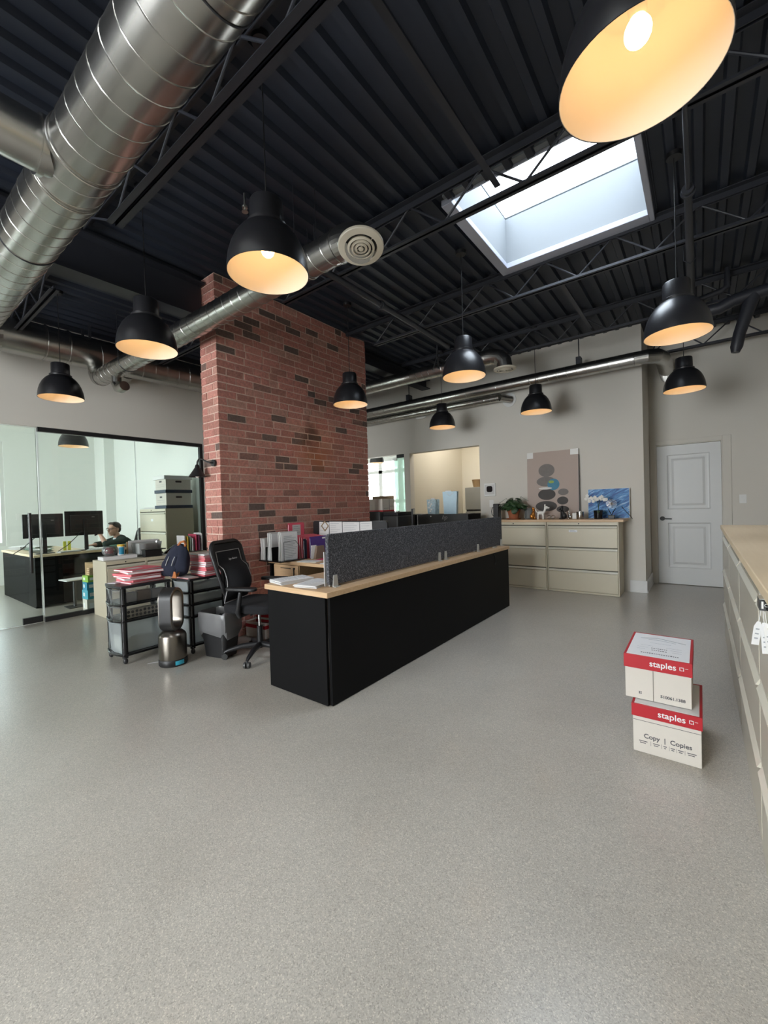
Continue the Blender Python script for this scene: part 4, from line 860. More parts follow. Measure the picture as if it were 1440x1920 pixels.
# reception desk clutter
flat_papers('paper_stack', 'stack of printed papers at left corner of reception desk', 'papers', -2.455, 2.05, 0.7523, 0.18, 0.27, -0.2, 11, M_paper, lines=12, spread=0.006)
flat_papers('paper_stack', 'fanned printed papers beside the felt screen on reception desk', 'papers', -2.20, 2.06, 0.7523, 0.19, 0.27, 0.22, 8, M_paper, lines=12, spread=0.008)
t = thing('desk_phone', 'flat black handset lying on the reception desk', 'phone', (-2.42, 2.60, 0.7523), 0.2)
b = MB(); b.box(-0.08, -0.12, 0, 0.08, 0.12, 0.022); b.build('body', M_blackgloss, t, bevel=0.01, seg=3); b = MB(); b.box(-0.065, -0.10, 0.0222, 0.065, 0.10, 0.024); b.build('screen', M_screen, t)
b = MB(); b.at((-2.075, 2.12, 0.7525)); b.box(-0.004, -0.10, 0, 0.0, 0.10, 0.24); tag(b.build('white_card_sheet', M_paper, None, smooth=0), 'white card leaning on the back of felt screen', 'card')
# printer, box, monitor on the rear desk
t = thing('office_printer', 'black desktop printer under the open white carton', 'printer', (-4.02, 5.02, 0.7485)); o = T(t)
b = MB(); b.xf = o; b.box(-4.30, 4.80, 0.75, -3.745, 5.33, 1.215); b.build('body', M_greycab, t, bevel=0.012)
b = MB(); b.xf = o; b.box(-4.25, 4.76, 0.83, -3.80, 4.799, 0.86); b.build('paper_tray', M_blackp, t, bevel=0.004)
b = MB(); b.xf = o; b.box(-3.785, 4.795, 1.015, -3.665, 4.799, 1.08) if False else b.box(-3.90, 4.7945, 1.01, -3.80, 4.7985, 1.075); b.build('label_plate', M_paper2, t)
t = thing('document_scanner', 'dark grey scanner standing right of the printer', 'scanner', (-3.59, 5.0, 0.7485)); o = T(t)
b = MB(); b.xf = o; b.box(-3.73, 4.85, 0.75, -3.46, 5.25, 1.15); b.build('body', M_greycab, t, bevel=0.012); b = MB(); b.xf = o; b.box(-3.725, 4.86, 1.151, -3.465, 5.25, 1.205); b.build('lid', M_blackp, t, bevel=0.008)
def carton_open(name, label, x, y, z, w_, d, h, rz):
    t = thing(name, label, 'carton', (x, y, z), rz); th = 0.004
    b = MB()
    b.box(-w_/2, -d/2, 0, w_/2, d/2, th); b.box(-w_/2, -d/2, 0, w_/2, -d/2+th, h); b.box(-w_/2, d/2-th, 0, w_/2, d/2, h+0.05); b.box(-w_/2, -d/2, 0, -w_/2+th, d/2, h); b.box(w_/2-th, -d/2, 0, w_/2, d/2, h)
    b.build('box_body', M_carton, t, smooth=0)
    b = MB(); i = th+0.0005; b.box(-w_/2+i, -d/2+i, th, w_/2-i, d/2-i, th+0.001); b.box(-w_/2+i, -d/2+i, th, -w_/2+i+0.001, d/2-i, h-0.002); b.box(-w_/2+i, d/2-i-0.001, th, w_/2-i, d/2-i, h+0.047); b.box(-w_/2+i, -d/2+i, th, w_/2-i, -d/2+i+0.001, h-0.002); b.box(w_/2-i-0.001, -d/2+i, th, w_/2-i, d/2-i, h-0.002); b.build('inner_lining', M_kraft, t, smooth=0)
    b = MB(); b.box(w_/2, 0.02-0.003, 0.02, w_/2+0.001, 0.02+0.003, h); b.box(w_/2, -d/2+0.03, 0.045, w_/2+0.001, 0.01, 0.049); b.box(w_/2, 0.03, 0.075, w_/2+0.001, d/2-0.03, 0.079); b.build('print', M_ink, t)
    b = MB(); b.box(-w_/2-0.001, -d/2-0.001, 0.0, w_/2+0.001, d/2+0.001, 0.02); b.build('red_base_band', M_red, t)
    return t
carton_open('open_carton', 'open white carton sitting on the black printer', -3.985, 5.06, 1.2155, 0.43, 0.30, 0.19, 0.0)
t = thing('monitor', 'black monitor seen edge on right of the printer', 'monitor', (-3.30, 5.02, 0.7485), 2.06); 
b = MB(); b.box(-0.17, -0.012, 0.14, 0.17, 0.014, 0.50); b.build('housing', M_blackp, t, bevel=0.006); b = MB(); b.box(-0.16, -0.0128, 0.15, 0.16, -0.0122, 0.49); b.build('screen', M_screen, t)
b = MB(); b.box(-0.02, 0.015, 0.01, 0.02, 0.035, 0.28); b.box(-0.11, -0.02, 0.0005, 0.11, 0.10, 0.010); b.build('stand', M_blackp, t, bevel=0.003)
# black storage cabinet with emblem
t = thing('storage_cabinet', 'wide black cabinet with silver emblem before the kitchen opening', 'cabinet', (-3.45, 6.15, 0)); o = T(t)
b = MB(); b.xf = o; x0, x1, y0, y1, h = -4.12, -2.86, 5.9, 6.35, 1.135
for q in ((x0, y0, 0.003, x0+0.02, y1, h), (x1-0.02, y0, 0.003, x1, y1, h), (x0+0.02, y0, h-0.02, x1-0.02, y1, h), (x0+0.02, y1-0.01, 0.02, x1-0.02, y1, h-0.02), (-3.80, y0, 0.02, -3.785, y1-0.01, h-0.02), (x0+0.02, y0, 0.003, x1-0.02, y1, 0.02), (x0+0.02, y0+0.02, 0.6, -3.80, y1-0.01, 0.62)): b.box(*q)
b.build('carcass', M_blacklam, t)
part('door', M_greycab, t, o, (-3.775, 5.882, 0.03, x1-0.002, 5.899, h-0.004), bevel=0.002)
part('trim_strip', M_chrome, t, o, (-3.799, 5.89, 0.03, -3.785, 5.899, h-0.004))
b = MB(); b.xf = o; b.ball((-3.52, 5.872, 1.105), 0.011); b.build('door_knob', M_white, t)
e = text('emblem', 'hp', 0.10, M_pipe, t, Vector((-3.275, 5.8805, 1.085))-Vector(t.location), FRONT, shear=0.35)
def gift_bag(label, x, y, z, w_, d, h, rz, m):
    t = thing('gift_bag', label, 'gift bag', (x, y, z), rz, None)
    b = MB(); n = 0.86
    vs = [(-w_/2*n, -d/2, 0), (w_/2*n, -d/2, 0), (w_/2*n, d/2, 0), (-w_/2*n, d/2, 0), (-w_/2, -d/2, h), (w_/2, -d/2, h), (w_/2-0.02, 0, h-0.004), (w_/2, d/2, h), (-w_/2, d/2, h), (-w_/2+0.02, 0, h-0.004)]
    b.add(vs, [(0,1,5,4), (1,2,7,6,5), (2,3,8,7), (3,0,4,9,8), (0,3,2,1)]); b.build('bag_body', m, t, smooth=0, rec=False)
    for s in (-1, 1):
        b = MB(); b.tube([(-w_*0.2, s*d/2, h-0.01), (-w_*0.18, s*(d/2+0.004), h*0.9), (0, s*(d/2+0.01), h*0.80), (w_*0.18, s*(d/2+0.004), h*0.9), (w_*0.2, s*d/2, h-0.01)], 0.003, 6); b.build('handle_cord', M_white, t)
    b = MB(); b.box(-w_*0.42, d/2-0.012, h-0.03, -w_*0.0, d/2-0.008, h+0.02); b.build('tissue_paper', M_paper, t)
    return t
gift_bag('plain pale blue gift bag on the black cabinet', -3.29, 6.14, 1.1355, 0.24, 0.12, 0.37, 0.25, M_giftblue)
g = gift_bag('smaller patterned blue gift bag left of the plain one', -3.62, 6.13, 1.1355, 0.20, 0.10, 0.25, -0.2, mat('patterned_gift_paper', (0.45, 0.58, 0.66), 0.5, var=0.6, scale=22))
b = MB()
for k in range(6): b.ball((-0.02+0.03*math.sin(k*2.1), -0.055, 0.05+0.03*k), (0.02, 0.006, 0.016), 8)
b.build('bow_ornament', M_petal, g)
flat_papers('flat_box', 'flat cream box lying on the black cabinet top', 'box', -3.93, 6.12, 1.1355, 0.26, 0.18, 0.1, 5, M_carton, M_carton, spread=0.001)
flat_papers('tablet', 'thin dark tablet lying on the right of black cabinet top', 'tablet', -2.98, 6.12, 1.1355, 0.16, 0.20, 0.0, 3, M_black, M_black, spread=0.001)
t = thing('added_kitchen_light', 'added round light, out of view, brightening the kitchen', 'ceiling light', (-3.6, 7.75, 3.199))  # added lamp, out of view, that brightens the kitchen
b = MB(); b.lathe([(0.001, -0.05), (0.24, -0.045), (0.26, -0.02), (0.001, -0.019)], 32); b.build('diffuser', mat('added_light_diffuser', (0.9, 0.85, 0.75), 0.5, var=0, emit=(1.0, 0.94, 0.84), estr=11.0), t); b = MB(); b.lathe([(0.001, -0.0185), (0.28, -0.0185), (0.28, -0.001), (0.001, -0.001)], 32); b.build('housing', M_white, t)
t = thing('fridge', 'grey two-door fridge half seen in the kitchen', 'fridge', (-3.82, 8.68, 0)); o = T(t)
part('body', M_fridge, t, o, (-4.12, 8.40, 0.02, -3.52, 8.97, 1.65), bevel=0.01)
part('freezer_door', M_fridge, t, o, (-4.12, 8.35, 1.16, -3.52, 8.397, 1.648), bevel=0.012); part('lower_door', M_fridge, t, o, (-4.12, 8.35, 0.06, -3.52, 8.397, 1.12), bevel=0.012); part('door_gap', M_black, t, o, (-4.10, 8.37, 1.12, -3.54, 8.397, 1.16))
t = thing('storage_basket', 'tan basket standing on the fridge', 'basket', (-3.93, 8.60, 1.6505)); b = MB(); b.lathe([(0.09, 0), (0.12, 0.16), (0.125, 0.17), (0.112, 0.165), (0.085, 0.008)], 24); b.build('basket_body', M_wicker, t)
b = MB(); b.box(-0.10, -0.10, 0, 0.12, 0.10, 0.21); bx = b.build('white_box', M_cream, None, bevel=0.004); bx.location = (-3.70, 8.62, 1.651); tag(bx, 'pale box on the fridge right of the basket', 'box')

# ================================================================ BEIGE CABINETS AT THE BACK WALL
def lateral(name, label, w_, d, h, loc, rotz, m, drawers=3, group=None, lock=True, pull_style='lip'):
    # local: front faces -Y, x from 0 to w_
    t = thing(name, label, 'filing cabinet', loc, rotz, group)
    b = MB(); b.box(0, 0.02, 0.002, w_, d, h); b.box(0, 0.002, 0.002, 0.012, 0.02, h); b.box(w_-0.012, 0.002, 0.002, w_, 0.02, h); b.box(0.012, 0.002, 0.002, w_-0.012, 0.02, 0.028); b.box(0.012, 0.002, h-0.042, w_-0.012, 0.02, h)
    b.build('cabinet_body', m, t, bevel=0.002)
    span = (h-0.046-0.03)/drawers
    for i in range(drawers):
        z0 = 0.034+i*span; z1 = z0+span-0.014
        b = MB(); b.box(0.016, 0.0, z0, w_-0.016, 0.018, z1-0.03); d_ = b.build('drawer_front', m, t, bevel=0.002)
        b = MB(); b.prism([(0.0, z1-0.028), (0.0175, z1-0.028), (0.0175, z1), (0.010, z1-0.002), (-0.004, z1-0.012)], 0.016, w_-0.016, 'x') if False else b.add([(0.016, -0.011, z1-0.026), (0.016, 0.018, z1-0.030), (0.016, 0.018, z1), (0.016, 0.002, z1-0.003), (w_-0.016, -0.011, z1-0.026), (w_-0.016, 0.018, z1-0.030), (w_-0.016, 0.018, z1), (w_-0.016, 0.002, z1-0.003)], [(0,1,2,3), (7,6,5,4), (0,4,5,1), (1,5,6,2), (2,6,7,3), (3,7,4,0)])
        b.build('drawer_pull', M_beigehi, d_)
        b = MB(); b.box(0.014, 0.0175, z1+0.0005, w_-0.014, 0.0195, z1+0.0125); b.build('shadow_gap', M_beigedark, t)
    if lock:
        b = MB(); b.cyl((w_*0.47, 0.0022, h-0.022), (w_*0.47, -0.004, h-0.022), 0.008, n=12); b.build('lock', M_black, t)
    return t
lateral('lateral_file', 'beige three-drawer cabinet left of its twin at back wall', 0.915, 0.42, 0.994, (-2.705, 6.216, 0), 0, M_beige, group='beige lateral files at the back wall')
t = lateral('lateral_file', 'beige three-drawer cabinet with paper label under the blue painting', 0.915, 0.42, 0.994, (-1.782, 6.216, 0), 0, M_beige, group='beige lateral files at the back wall')
b = MB(); b.box(0.30, -0.0012, 0.852, 0.41, -0.0002, 0.885, 0)
for i in range(3): b.box(0.315, -0.0016, 0.857+0.009*i, 0.395-0.01*i, -0.0012, 0.861+0.009*i, 1)
b.build('label_sticker', [M_paper, M_inkg], t, smooth=0)
b = MB(); b.box(-2.74, 6.196, 0.9955, -0.805, 6.655, 1.03); wtop = b.build('cabinet_worktop', M_mapleedge, None, bevel=0.002); tag(wtop, 'long maple worktop over the two beige back cabinets', 'worktop')
# things on that worktop
ZW = 1.0305
def ornament_dog(label, x, y, m, s=1.0, rz=0.0, sit=False, cat='figurine'):
    t = thing('dog_figurine', label, cat, (x, y, ZW), rz); b = MB(); b.xf = Matrix.Scale(s, 4)
    if not sit:
        for a in (-0.032, 0.03):
            for c in (-0.014, 0.014): b.tube([(a, c, 0.0), (a, c, 0.03), (a*0.9, c*0.8, 0.07)], [0.010, 0.009, 0.014], 12)
        b.ball((0, 0, 0.082), (0.048, 0.022, 0.022), 18); b.tube([(0.036, 0, 0.088), (0.050, 0, 0.115), (0.056, 0, 0.14)], [0.016, 0.013, 0.015], 14); b.ball((0.064, 0, 0.148), (0.024, 0.017, 0.018), 16); b.ball((0.088, 0, 0.143), (0.018, 0.011, 0.010), 14)
        for c in (-0.012, 0.012): b.ball((0.052, c, 0.170), (0.008, 0.006, 0.020), 12)
        b.tube([(-0.045, 0, 0.09), (-0.06, 0, 0.11), (-0.062, 0, 0.13)], [0.008, 0.007, 0.005], 10)
    else:
        b.ball((-0.012, 0, 0.038), (0.030, 0.028, 0.038), 18); b.tube([(-0.005, 0, 0.04), (0.008, 0, 0.08), (0.010, 0, 0.105)], [0.03, 0.022, 0.015], 16)
        for c in (-0.014, 0.014): b.tube([(0.018, c, 0.0), (0.018, c, 0.04), (0.012, c*0.8, 0.075)], [0.009, 0.008, 0.010], 10); b.ball((0.018, c*1.7, 0.008), (0.022, 0.010, 0.008), 10)
        b.ball((0.016, 0, 0.118), (0.021, 0.017, 0.018), 16); b.ball((0.036, 0, 0.112), (0.015, 0.010, 0.009), 12)
        for c in (-0.012, 0.012): b.ball((0.008, c, 0.142), (0.007, 0.006, 0.017), 10)
    b.build('figure_body', m, t, smooth=80)
    return t
ornament_dog('seated orange bronze dog figurine beside the potted plant', -2.022, 6.36, M_bronze, 1.15, 0.9, True)
ornament_dog('standing white dog figurine before the tall taupe picture', -1.905, 6.36, M_petal, 1.18, 0.15)
ornament_dog('seated black dog figurine at right of the taupe picture', -1.586, 6.35, M_black, 1.25, 2.9, True)
ornament_dog('tiny grey seated figurine right behind the black dog', -1.515, 6.42, M_silver, 0.8, 2.6, True)
t = thing('ring_ornament', 'pair of small silver rings on the back worktop', 'ornament', (-1.757, 6.36, ZW))
for s in (-1, 1):
    b = MB(); b.tube([(s*0.026+0.026*math.cos(a), 0.01*s, 0.031+0.024*math.sin(a)) for a in [2*PI*i/20 for i in range(20)]], 0.0065, 8, closed=True); b.build('ring', M_silver, t)
t = thing('candle_block', 'small white candle block left of the silver cup', 'candle', (-1.445, 6.42, ZW)); b = MB(); b.box(-0.03, -0.03, 0, 0.03, 0.03, 0.085); b.build('wax', M_petal, t, bevel=0.006); b = MB(); b.cyl((0, 0, 0.085), (0, 0, 0.095), 0.002, n=6); b.build('wick', M_black, t)
t = thing('silver_cup', 'hammered silver cup near the blue painting', 'cup', (-1.362, 6.36, ZW)); b = MB(); b.lathe([(0.001, 0), (0.046, 0.0), (0.048, 0.005), (0.049, 0.105), (0.046, 0.105), (0.045, 0.008), (0.001, 0.006)], 28); b.build('cup_body', M_silver, t)
# plant
t = thing('potted_plant', 'bushy dark green plant in terracotta pot on back worktop', 'plant', (-2.33, 6.40, ZW))
b = MB(); b.lathe([(0.001, 0), (0.095, 0), (0.11, 0.012), (0.112, 0.018), (0.09, 0.016), (0.001, 0.014)], 32); b.build('saucer', M_terra, t)
b = MB(); b.lathe([(0.07, 0.018), (0.092, 0.12), (0.10, 0.12), (0.102, 0.155), (0.09, 0.155), (0.085, 0.13), (0.001, 0.13)], 32); b.build('pot', M_terra, t)
b = MB(); b.lathe([(0.001, 0.14), (0.086, 0.14)], 20); b.build('soil', M_black, t)
def leaf(b, base, dirx, L_, W, droop, roll=0.0, n=7):
    d = Vector(dirx).normalized(); side = d.cross(Vector((0, 0, 1))).normalized(); side = (Matrix.Rotation(roll, 3, d) @ side)
    vs = []; p = Vector(base); ang = math.asin(max(-1, min(1, d.z))); hd = Vector((d.x, d.y, 0)).normalized()
    for i in range(n+1):
        u = i/n; w_ = W*math.sin(PI*min(1, u*0.93+0.05))**0.8
        up = hd.cross(side).normalized()
        vs += [tuple(p - side*w_ - Vector((0,0,1))*w_*0.25), tuple(p), tuple(p + side*w_ - Vector((0,0,1))*w_*0.25)]
        ang -= droop/n; p = p + (hd*math.cos(ang) + Vector((0, 0, 1))*math.sin(ang))*(L_/n)
    fs = []
    for i in range(n): a = i*3; fs += [(a, a+1, a+4, a+3), (a+1, a+2, a+5, a+4)]
    b.add(vs, fs)
rnd = random.Random(5)
b = MB(); bs = MB()
for i in range(90):
    a = rnd.uniform(0, 2*PI); r = rnd.uniform(0.02, 0.16); hgt = 0.20+rnd.uniform(0, 0.16)*(1-r/0.22)
    base = (math.cos(a)*r, math.sin(a)*r*0.75, hgt); L_ = rnd.uniform(0.09, 0.15)
    bs.tube([(math.cos(a)*0.03, math.sin(a)*0.03, 0.14), (math.cos(a)*r*0.7, math.sin(a)*r*0.5, hgt-0.02), base], 0.0025, 5)
    leaf(b, base, (math.cos(a), math.sin(a)*0.8, rnd.uniform(-0.2, 0.45)), L_, rnd.uniform(0.038, 0.055), rnd.uniform(1.2, 2.2), rnd.uniform(-0.4, 0.4))
for a, z in ((0.2, 0.30), (2.8, 0.28)):
    bs.tube([(0.05*math.cos(a), 0, 0.2), (0.12*math.cos(a), 0, z+0.05), (0.24*math.cos(a), 0, z-0.02)], 0.003, 6)
b.build('foliage', M_leaf, t, smooth=60, rec=False); bs.build('stems', M_leaf, t)
t = thing('black_speaker', 'tall slim black speaker left of the potted plant', 'speaker', (-2.60, 6.40, ZW)); b = MB(); b.box(-0.045, -0.06, 0, 0.045, 0.06, 0.25); b.build('body', M_blackp, t, bevel=0.012, seg=3)
b = MB(); b.tube([(-0.046, -0.03, 0.05), (-0.075, -0.03, 0.08), (-0.08, -0.03, 0.13), (-0.07, -0.03, 0.18), (-0.046, -0.03, 0.2)], 0.006, 8); b.build('side_cable', M_black, t)
t = thing('glass_vase', 'square clear glass vase half hidden behind potted plant', 'vase', (-2.11, 6.46, ZW)); b = MB(); b.box(-0.05, -0.05, 0, 0.05, 0.05, 0.004); b.box(-0.05, -0.05, 0.004, -0.046, 0.05, 0.17); b.box(0.046, -0.05, 0.004, 0.05, 0.05, 0.17); b.box(-0.046, -0.05, 0.004, 0.046, -0.046, 0.17); b.box(-0.046, 0.046, 0.004, 0.046, 0.05, 0.17); b.build('glass_body', M_clear, t)
# orchid
t = thing('orchid', 'white orchid in a black pot before blue painting', 'flowers', (-1.131, 6.38, ZW))
b = MB(); b.lathe([(0.001, 0), (0.052, 0), (0.06, 0.12), (0.055, 0.12), (0.05, 0.1), (0.001, 0.1)], 28); b.build('pot', M_blackgloss, t)
b = MB()
for a in (0.4, 1.9, 3.3, 4.9): leaf(b, (0, 0, 0.11), (math.cos(a), math.sin(a), 0.6), 0.11, 0.022, 1.4)
b.build('foliage', M_leaf, t, smooth=60, rec=False)
b = MB(); b.tube([(0, 0, 0.1), (0.004, 0, 0.18), (-0.01, 0, 0.26), (-0.06, 0, 0.30), (-0.12, -0.01, 0.315)], 0.0035, 6); b.tube([(0, 0, 0.1), (0.01, 0, 0.19), (0.03, 0, 0.27), (0.08, 0, 0.30)], 0.0035, 6); b.build('stems', M_leaf, t)
rnd = random.Random(9)
for i in range(17):
    u = i/16; x = -0.145+0.245*u + rnd.uniform(-0.008, 0.008); z = 0.265+0.05*rnd.uniform(-0.7, 0.9) + (0.03 if x > 0.03 else 0.0) + (0.02 if x < -0.11 else 0)
    b = MB(); b.xf = Matrix.Translation((x, -0.02+rnd.uniform(-0.02, 0.015), z)) @ Matrix.Rotation(rnd.uniform(-0.5, 0.5), 4, 'Z') @ Matrix.Rotation(rnd.uniform(-0.4, 0.4), 4, 'X')
    for k in range(5):
        a = 2*PI*k/5+0.3; b.ball((0.013*math.cos(a), -0.002, 0.013*math.sin(a)), (0.013 if k % 2 else 0.011, 0.003, 0.012), 10)
    b.ball((0, -0.006, 0), 0.0045, 8); b.build('bloom', M_petal, t, smooth=80)
# dandelion sculpture
t = thing('wire_sculpture', 'silver dandelion ball ornament in small black pot', 'ornament', (-0.965, 6.36, ZW))
b = MB(); b.box(-0.038, -0.038, 0, 0.038, 0.038, 0.052); b.build('pot', M_black, t, bevel=0.004)
b = MB(); b.tube([(0, 0, 0.05), (-0.022, 0, 0.10), (-0.045, 0, 0.15)], [0.004, 0.006, 0.003], 6); b.tube([(0, 0, 0.05), (0.022, 0, 0.10), (0.055, 0, 0.15)], [0.004, 0.007, 0.003], 6); b.build('branches', M_blackgloss, t)
b = MB(); rnd = random.Random(4)
for i in range(110):
    z = 1-2*(i+0.5)/110; r = math.sqrt(1-z*z); a = i*2.399963; R_ = 0.068*rnd.uniform(0.85, 1.0); p = Vector((r*math.cos(a), r*math.sin(a), z))*R_ + Vector((0, 0, 0.205))
    b.tube([(0, 0, 0.205), p], 0.0007, 3); b.ball(p, 0.0026, 6)
b.build('wire_ball', M_silver, t)
b = MB(); b.tube([(-0.845, 6.42, 1.185), (-0.80, 6.40, 1.13), (-0.745, 6.36, 1.07), (-0.715, 6.30, 1.034)], 0.004, 6); b.ball((-0.845, 6.42, 1.187), 0.008, 8)
tag(b.build('display_rod', M_black), 'thin black rod sloping past the right side of blue painting', 'rod')
# pictures
t = thing('blue_painting', 'small blue brushstroke painting leaning on the back wall', 'picture', (-1.04, 6.60, ZW), rot=(-0.06, 0, 0)); b = MB(); b.box(-0.262, -0.012, 0, 0.262, 0.012, 0.42); b.build('canvas', M_white, t); b = MB(); b.box(-0.258, -0.0135, 0.004, 0.258, -0.0122, 0.416); b.build('painted_face', M_bluepaint, t)
t = thing('tall_picture', 'tall taupe picture with grey forms leaning on the back wall', 'picture', (-1.80, 6.60, ZW), rot=(-0.035, 0, 0)); b = MB(); b.box(-0.375, -0.012, 0, 0.375, 0.012, 1.03); b.build('canvas', M_taupe, t)
b = MB(); b.box(-0.375, -0.014, 0.94, -0.28, 0.014, 1.035); b.build('corner_protector', M_white, t, bevel=0.002); b = MB(); b.box(0.265, -0.014, 0.95, 0.378, 0.014, 1.035); b.build('corner_protector', M_white, t, bevel=0.002)
b = MB(); b.box(0.3755, -0.012, 0.02, 0.384, 0.012, 0.945); b.build('frame_edge', M_black, t)
def blobpic(m, *els):
    b = MB()
    for x, z, rx, rz, k in els:
        n = 24; pts = [(x+rx*math.cos(2*PI*i/n), z+rz*math.sin(2*PI*i/n)) for i in range(n)]
        b.prism(pts, -0.0125-0.0004*k, -0.0122, 'y')
    return b.build('painted_form', m, t, smooth=0)
# generic abstract composition in the same colours (upright rounded grey forms, a blue-green disc)
blobpic(M_artgrey, (-0.08, 0.74, 0.12, 0.10, 1), (-0.09, 0.57, 0.14, 0.075, 1.2), (0.16, 0.40, 0.075, 0.05, 1)); blobpic(M_artdark, (-0.08, 0.37, 0.13, 0.085, 1.4), (-0.09, 0.19, 0.16, 0.08, 1.5), (0.15, 0.27, 0.08, 0.06, 1.5), (0.15, 0.14, 0.09, 0.05, 1.4))
blobpic(M_artblue, (0.02, 0.52, 0.088, 0.088, 2.2)); blobpic(M_artgreen, (-0.01, 0.56, 0.04, 0.022, 2.6)); blobpic(M_artwhite, (-0.10, 0.465, 0.10, 0.018, 2.4))
# wall devices
t = thing('thermostat', 'square white wall unit with black round lens', 'thermostat', (-2.82, YB-0.001, 1.52)); b = MB(); b.box(-0.10, -0.02, -0.11, 0.10, 0, 0.11); b.build('housing', M_white, t, bevel=0.012, seg=3); b = MB(); b.box(-0.085, -0.023, -0.085, 0.085, -0.0202, 0.085); b.build('inner_plate', M_paper2, t, bevel=0.001); b = MB(); b.prism(rrect(-0.05, -0.04, 0.05, 0.06, 0.03), -0.034, -0.0232, 'y'); b.build('lens', M_blackgloss, t)
def switch(label, loc, rz=0.0, name='light_switch'):
    t = thing(name, label, 'light switch', loc, rz); b = MB(); b.box(-0.038, -0.006, -0.06, 0.038, 0, 0.06); b.build('plate', M_white, t, bevel=0.002); b = MB(); b.box(-0.016, -0.010, -0.033, 0.016, -0.0062, 0.033); b.build('rocker', M_white, t, bevel=0.002)
switch('white light switch below the black-lens wall unit', (-2.80, YB-0.0005, 1.285)); switch('white light switch on wall right of the white door', (0.46, 7.4995, 1.25)); switch('small white control on the office far wall', (-10.5995, 2.12, 1.30), PI/2)
b = MB(); b.box(-4.99, YB-0.012, 2.985, -4.65, YB-0.0005, 3.06)
for i in range(5): b.box(-4.975, YB-0.015, 2.992+0.013*i, -4.665, YB-0.012, 2.998+0.013*i)
tag(b.build('wall_vent', M_wall), 'grey slatted vent high on the back wall', 'vent')
b = MB(); b.xf = Matrix.Translation((-4.14, 6.64, 2.93)); b.lathe([(0.001, -0.03), (0.05, -0.025), (0.07, 0.0), (0.07, 0.012), (0.001, 0.012)], 20, sx=1.6, sy=0.35); tag(b.build('emergency_light', M_white), 'small white fixture on the back wall under the ducts', 'fixture')

# ================================================================ RIGHT-HAND COUNTER
YS = [4.93, 3.965, 2.965, 2.0, 1.03, 0.06, -0.91]
names = ['farthest grey file cabinet under the long counter', 'grey file cabinet second from far counter end', 'grey file cabinet third from far end, level with stacked cartons', 'grey file cabinet under the counter bearing the black holder', 'grey file cabinet nearest the photo right edge', 'grey file cabinet beside the viewpoint']
for i, (a, c) in enumerate(zip(YS, YS[1:])):
    lateral('counter_cabinet', names[i], a-c-0.004, 0.46, 0.992, (0.16, a-0.002, 0), -PI/2, M_grey_cab, group='grey file cabinets under the right counter')
b = MB(); b.box(0.142, -0.93, 0.9935, 0.66, 4.95, 1.03); tag(b.build('counter_worktop', M_mapley, None, bevel=0.003), 'long pale maple counter top along the right edge', 'worktop')
t = thing('label_holder', 'black holder with white symbol clipped on counter front', 'sign', (0.1485, 1.66, 0.978)); b = MB(); b.box(-0.016, -0.03, -0.018, 0.0, 0.03, 0.014); b.box(-0.016, -0.034, -0.018, 0.10, -0.0305, 0.014) if False else b.box(0.0005, -0.03, -0.018, 0.0075, 0.03, 0.014); b.build('plate', M_blackgloss, t, bevel=0.001); b = MB(); b.box(-0.0115, -0.0312, -0.012, -0.007, -0.0302, 0.009); b.tube([(-0.0005+0.004*math.cos(a), -0.0306, 0.004*math.sin(a)-0.002) for a in [PI*0.35+2*PI*0.75*i/10 for i in range(10)]], 0.0008, 5); b.build('symbol', M_white, t); b = MB(); b.box(-0.016, -0.03, 0.0145, 0.0075, 0.03, 0.017); b.build('clip', M_chrome, t)
t = thing('hanging_tags', 'bunch of white printed tags hanging from counter front', 'tags', (0.146, 1.655, 0.938))
for i, (dx, l, tl) in enumerate(((-0.012, 0.085, 0.14), (-0.004, 0.105, -0.04), (0.0, 0.10, -0.10))):
    b = MB(); b.xf = Matrix.Translation((dx, -0.012-0.008*i, 0)) @ Matrix.Rotation(tl, 4, 'Y') @ Matrix.Rotation(0.35, 4, 'Z'); b.prism([(-0.009, -l), (0.009, -l), (0.010, -0.03), (0.004, -0.014), (-0.004, -0.014), (-0.010, -0.03)], -0.0008, 0.0008, 'y'); b.tube([(0, 0, -0.016), (0, 0, 0.02)], 0.0008, 5)
    for q in range(3): b.box(-0.005, -0.0013, -l+0.018+0.014*q, 0.004, -0.0008, -l+0.022+0.014*q, 1)
    b.build('tag', [M_paper, M_inkg], t)

# ================================================================ COPY PAPER CARTONS
def copy_box(label, x0, y0, z0, w_, d, h, lid, rz=0.0, kind=0):
    t = thing('paper_carton', label, 'carton', (x0+w_/2, y0+d/2, z0), rz, 'red lidded paper cartons on the floor')
    W, D = w_/2, d/2; q = 0.005
    b = MB(); b.box(-W+q, -D+q, 0.0005, W-q, D-q, h-0.006); b.build('carton_body', M_carton, t, bevel=0.002)
    b = MB(); b.box(-W, -D, h-lid, W, D, h-0.003)
    lidp = b.build('lid', M_red, t, bevel=0.0015)
    b = MB(); b.box(-W+0.012, -D+0.010, h-0.003, W-0.012, D-0.018, h-0.002); b.build('lid_top_panel', M_cartonw, lidp, smooth=0)
    # printing on the red band
    lt = text('lettering', 'staples', 0.042, M_cartonw, lidp, (W-0.122, -D-0.0008, h-lid*0.5), FRONT, bold=0.0005)
    b = MB(); cx, cz, s = W-0.043, h-lid*0.5-0.001, 0.009
    for (a, c, e, f) in ((-s, -s, -s+0.003, s), (s-0.003, -s, s, s-0.006), (-s, -s, s-0.005, -s+0.003), (-s+0.005, s-0.003, s, s)): b.box(cx+a, -D-0.0012, cz+c, cx+e, -D-0.0004, cz+f)
    b.box(cx+0.013, -D-0.0012, cz+0.004, cx+0.026, -D-0.0004, cz+0.0055); b.build('logo_mark', M_cartonw, lidp, smooth=0)
    return t, W, D
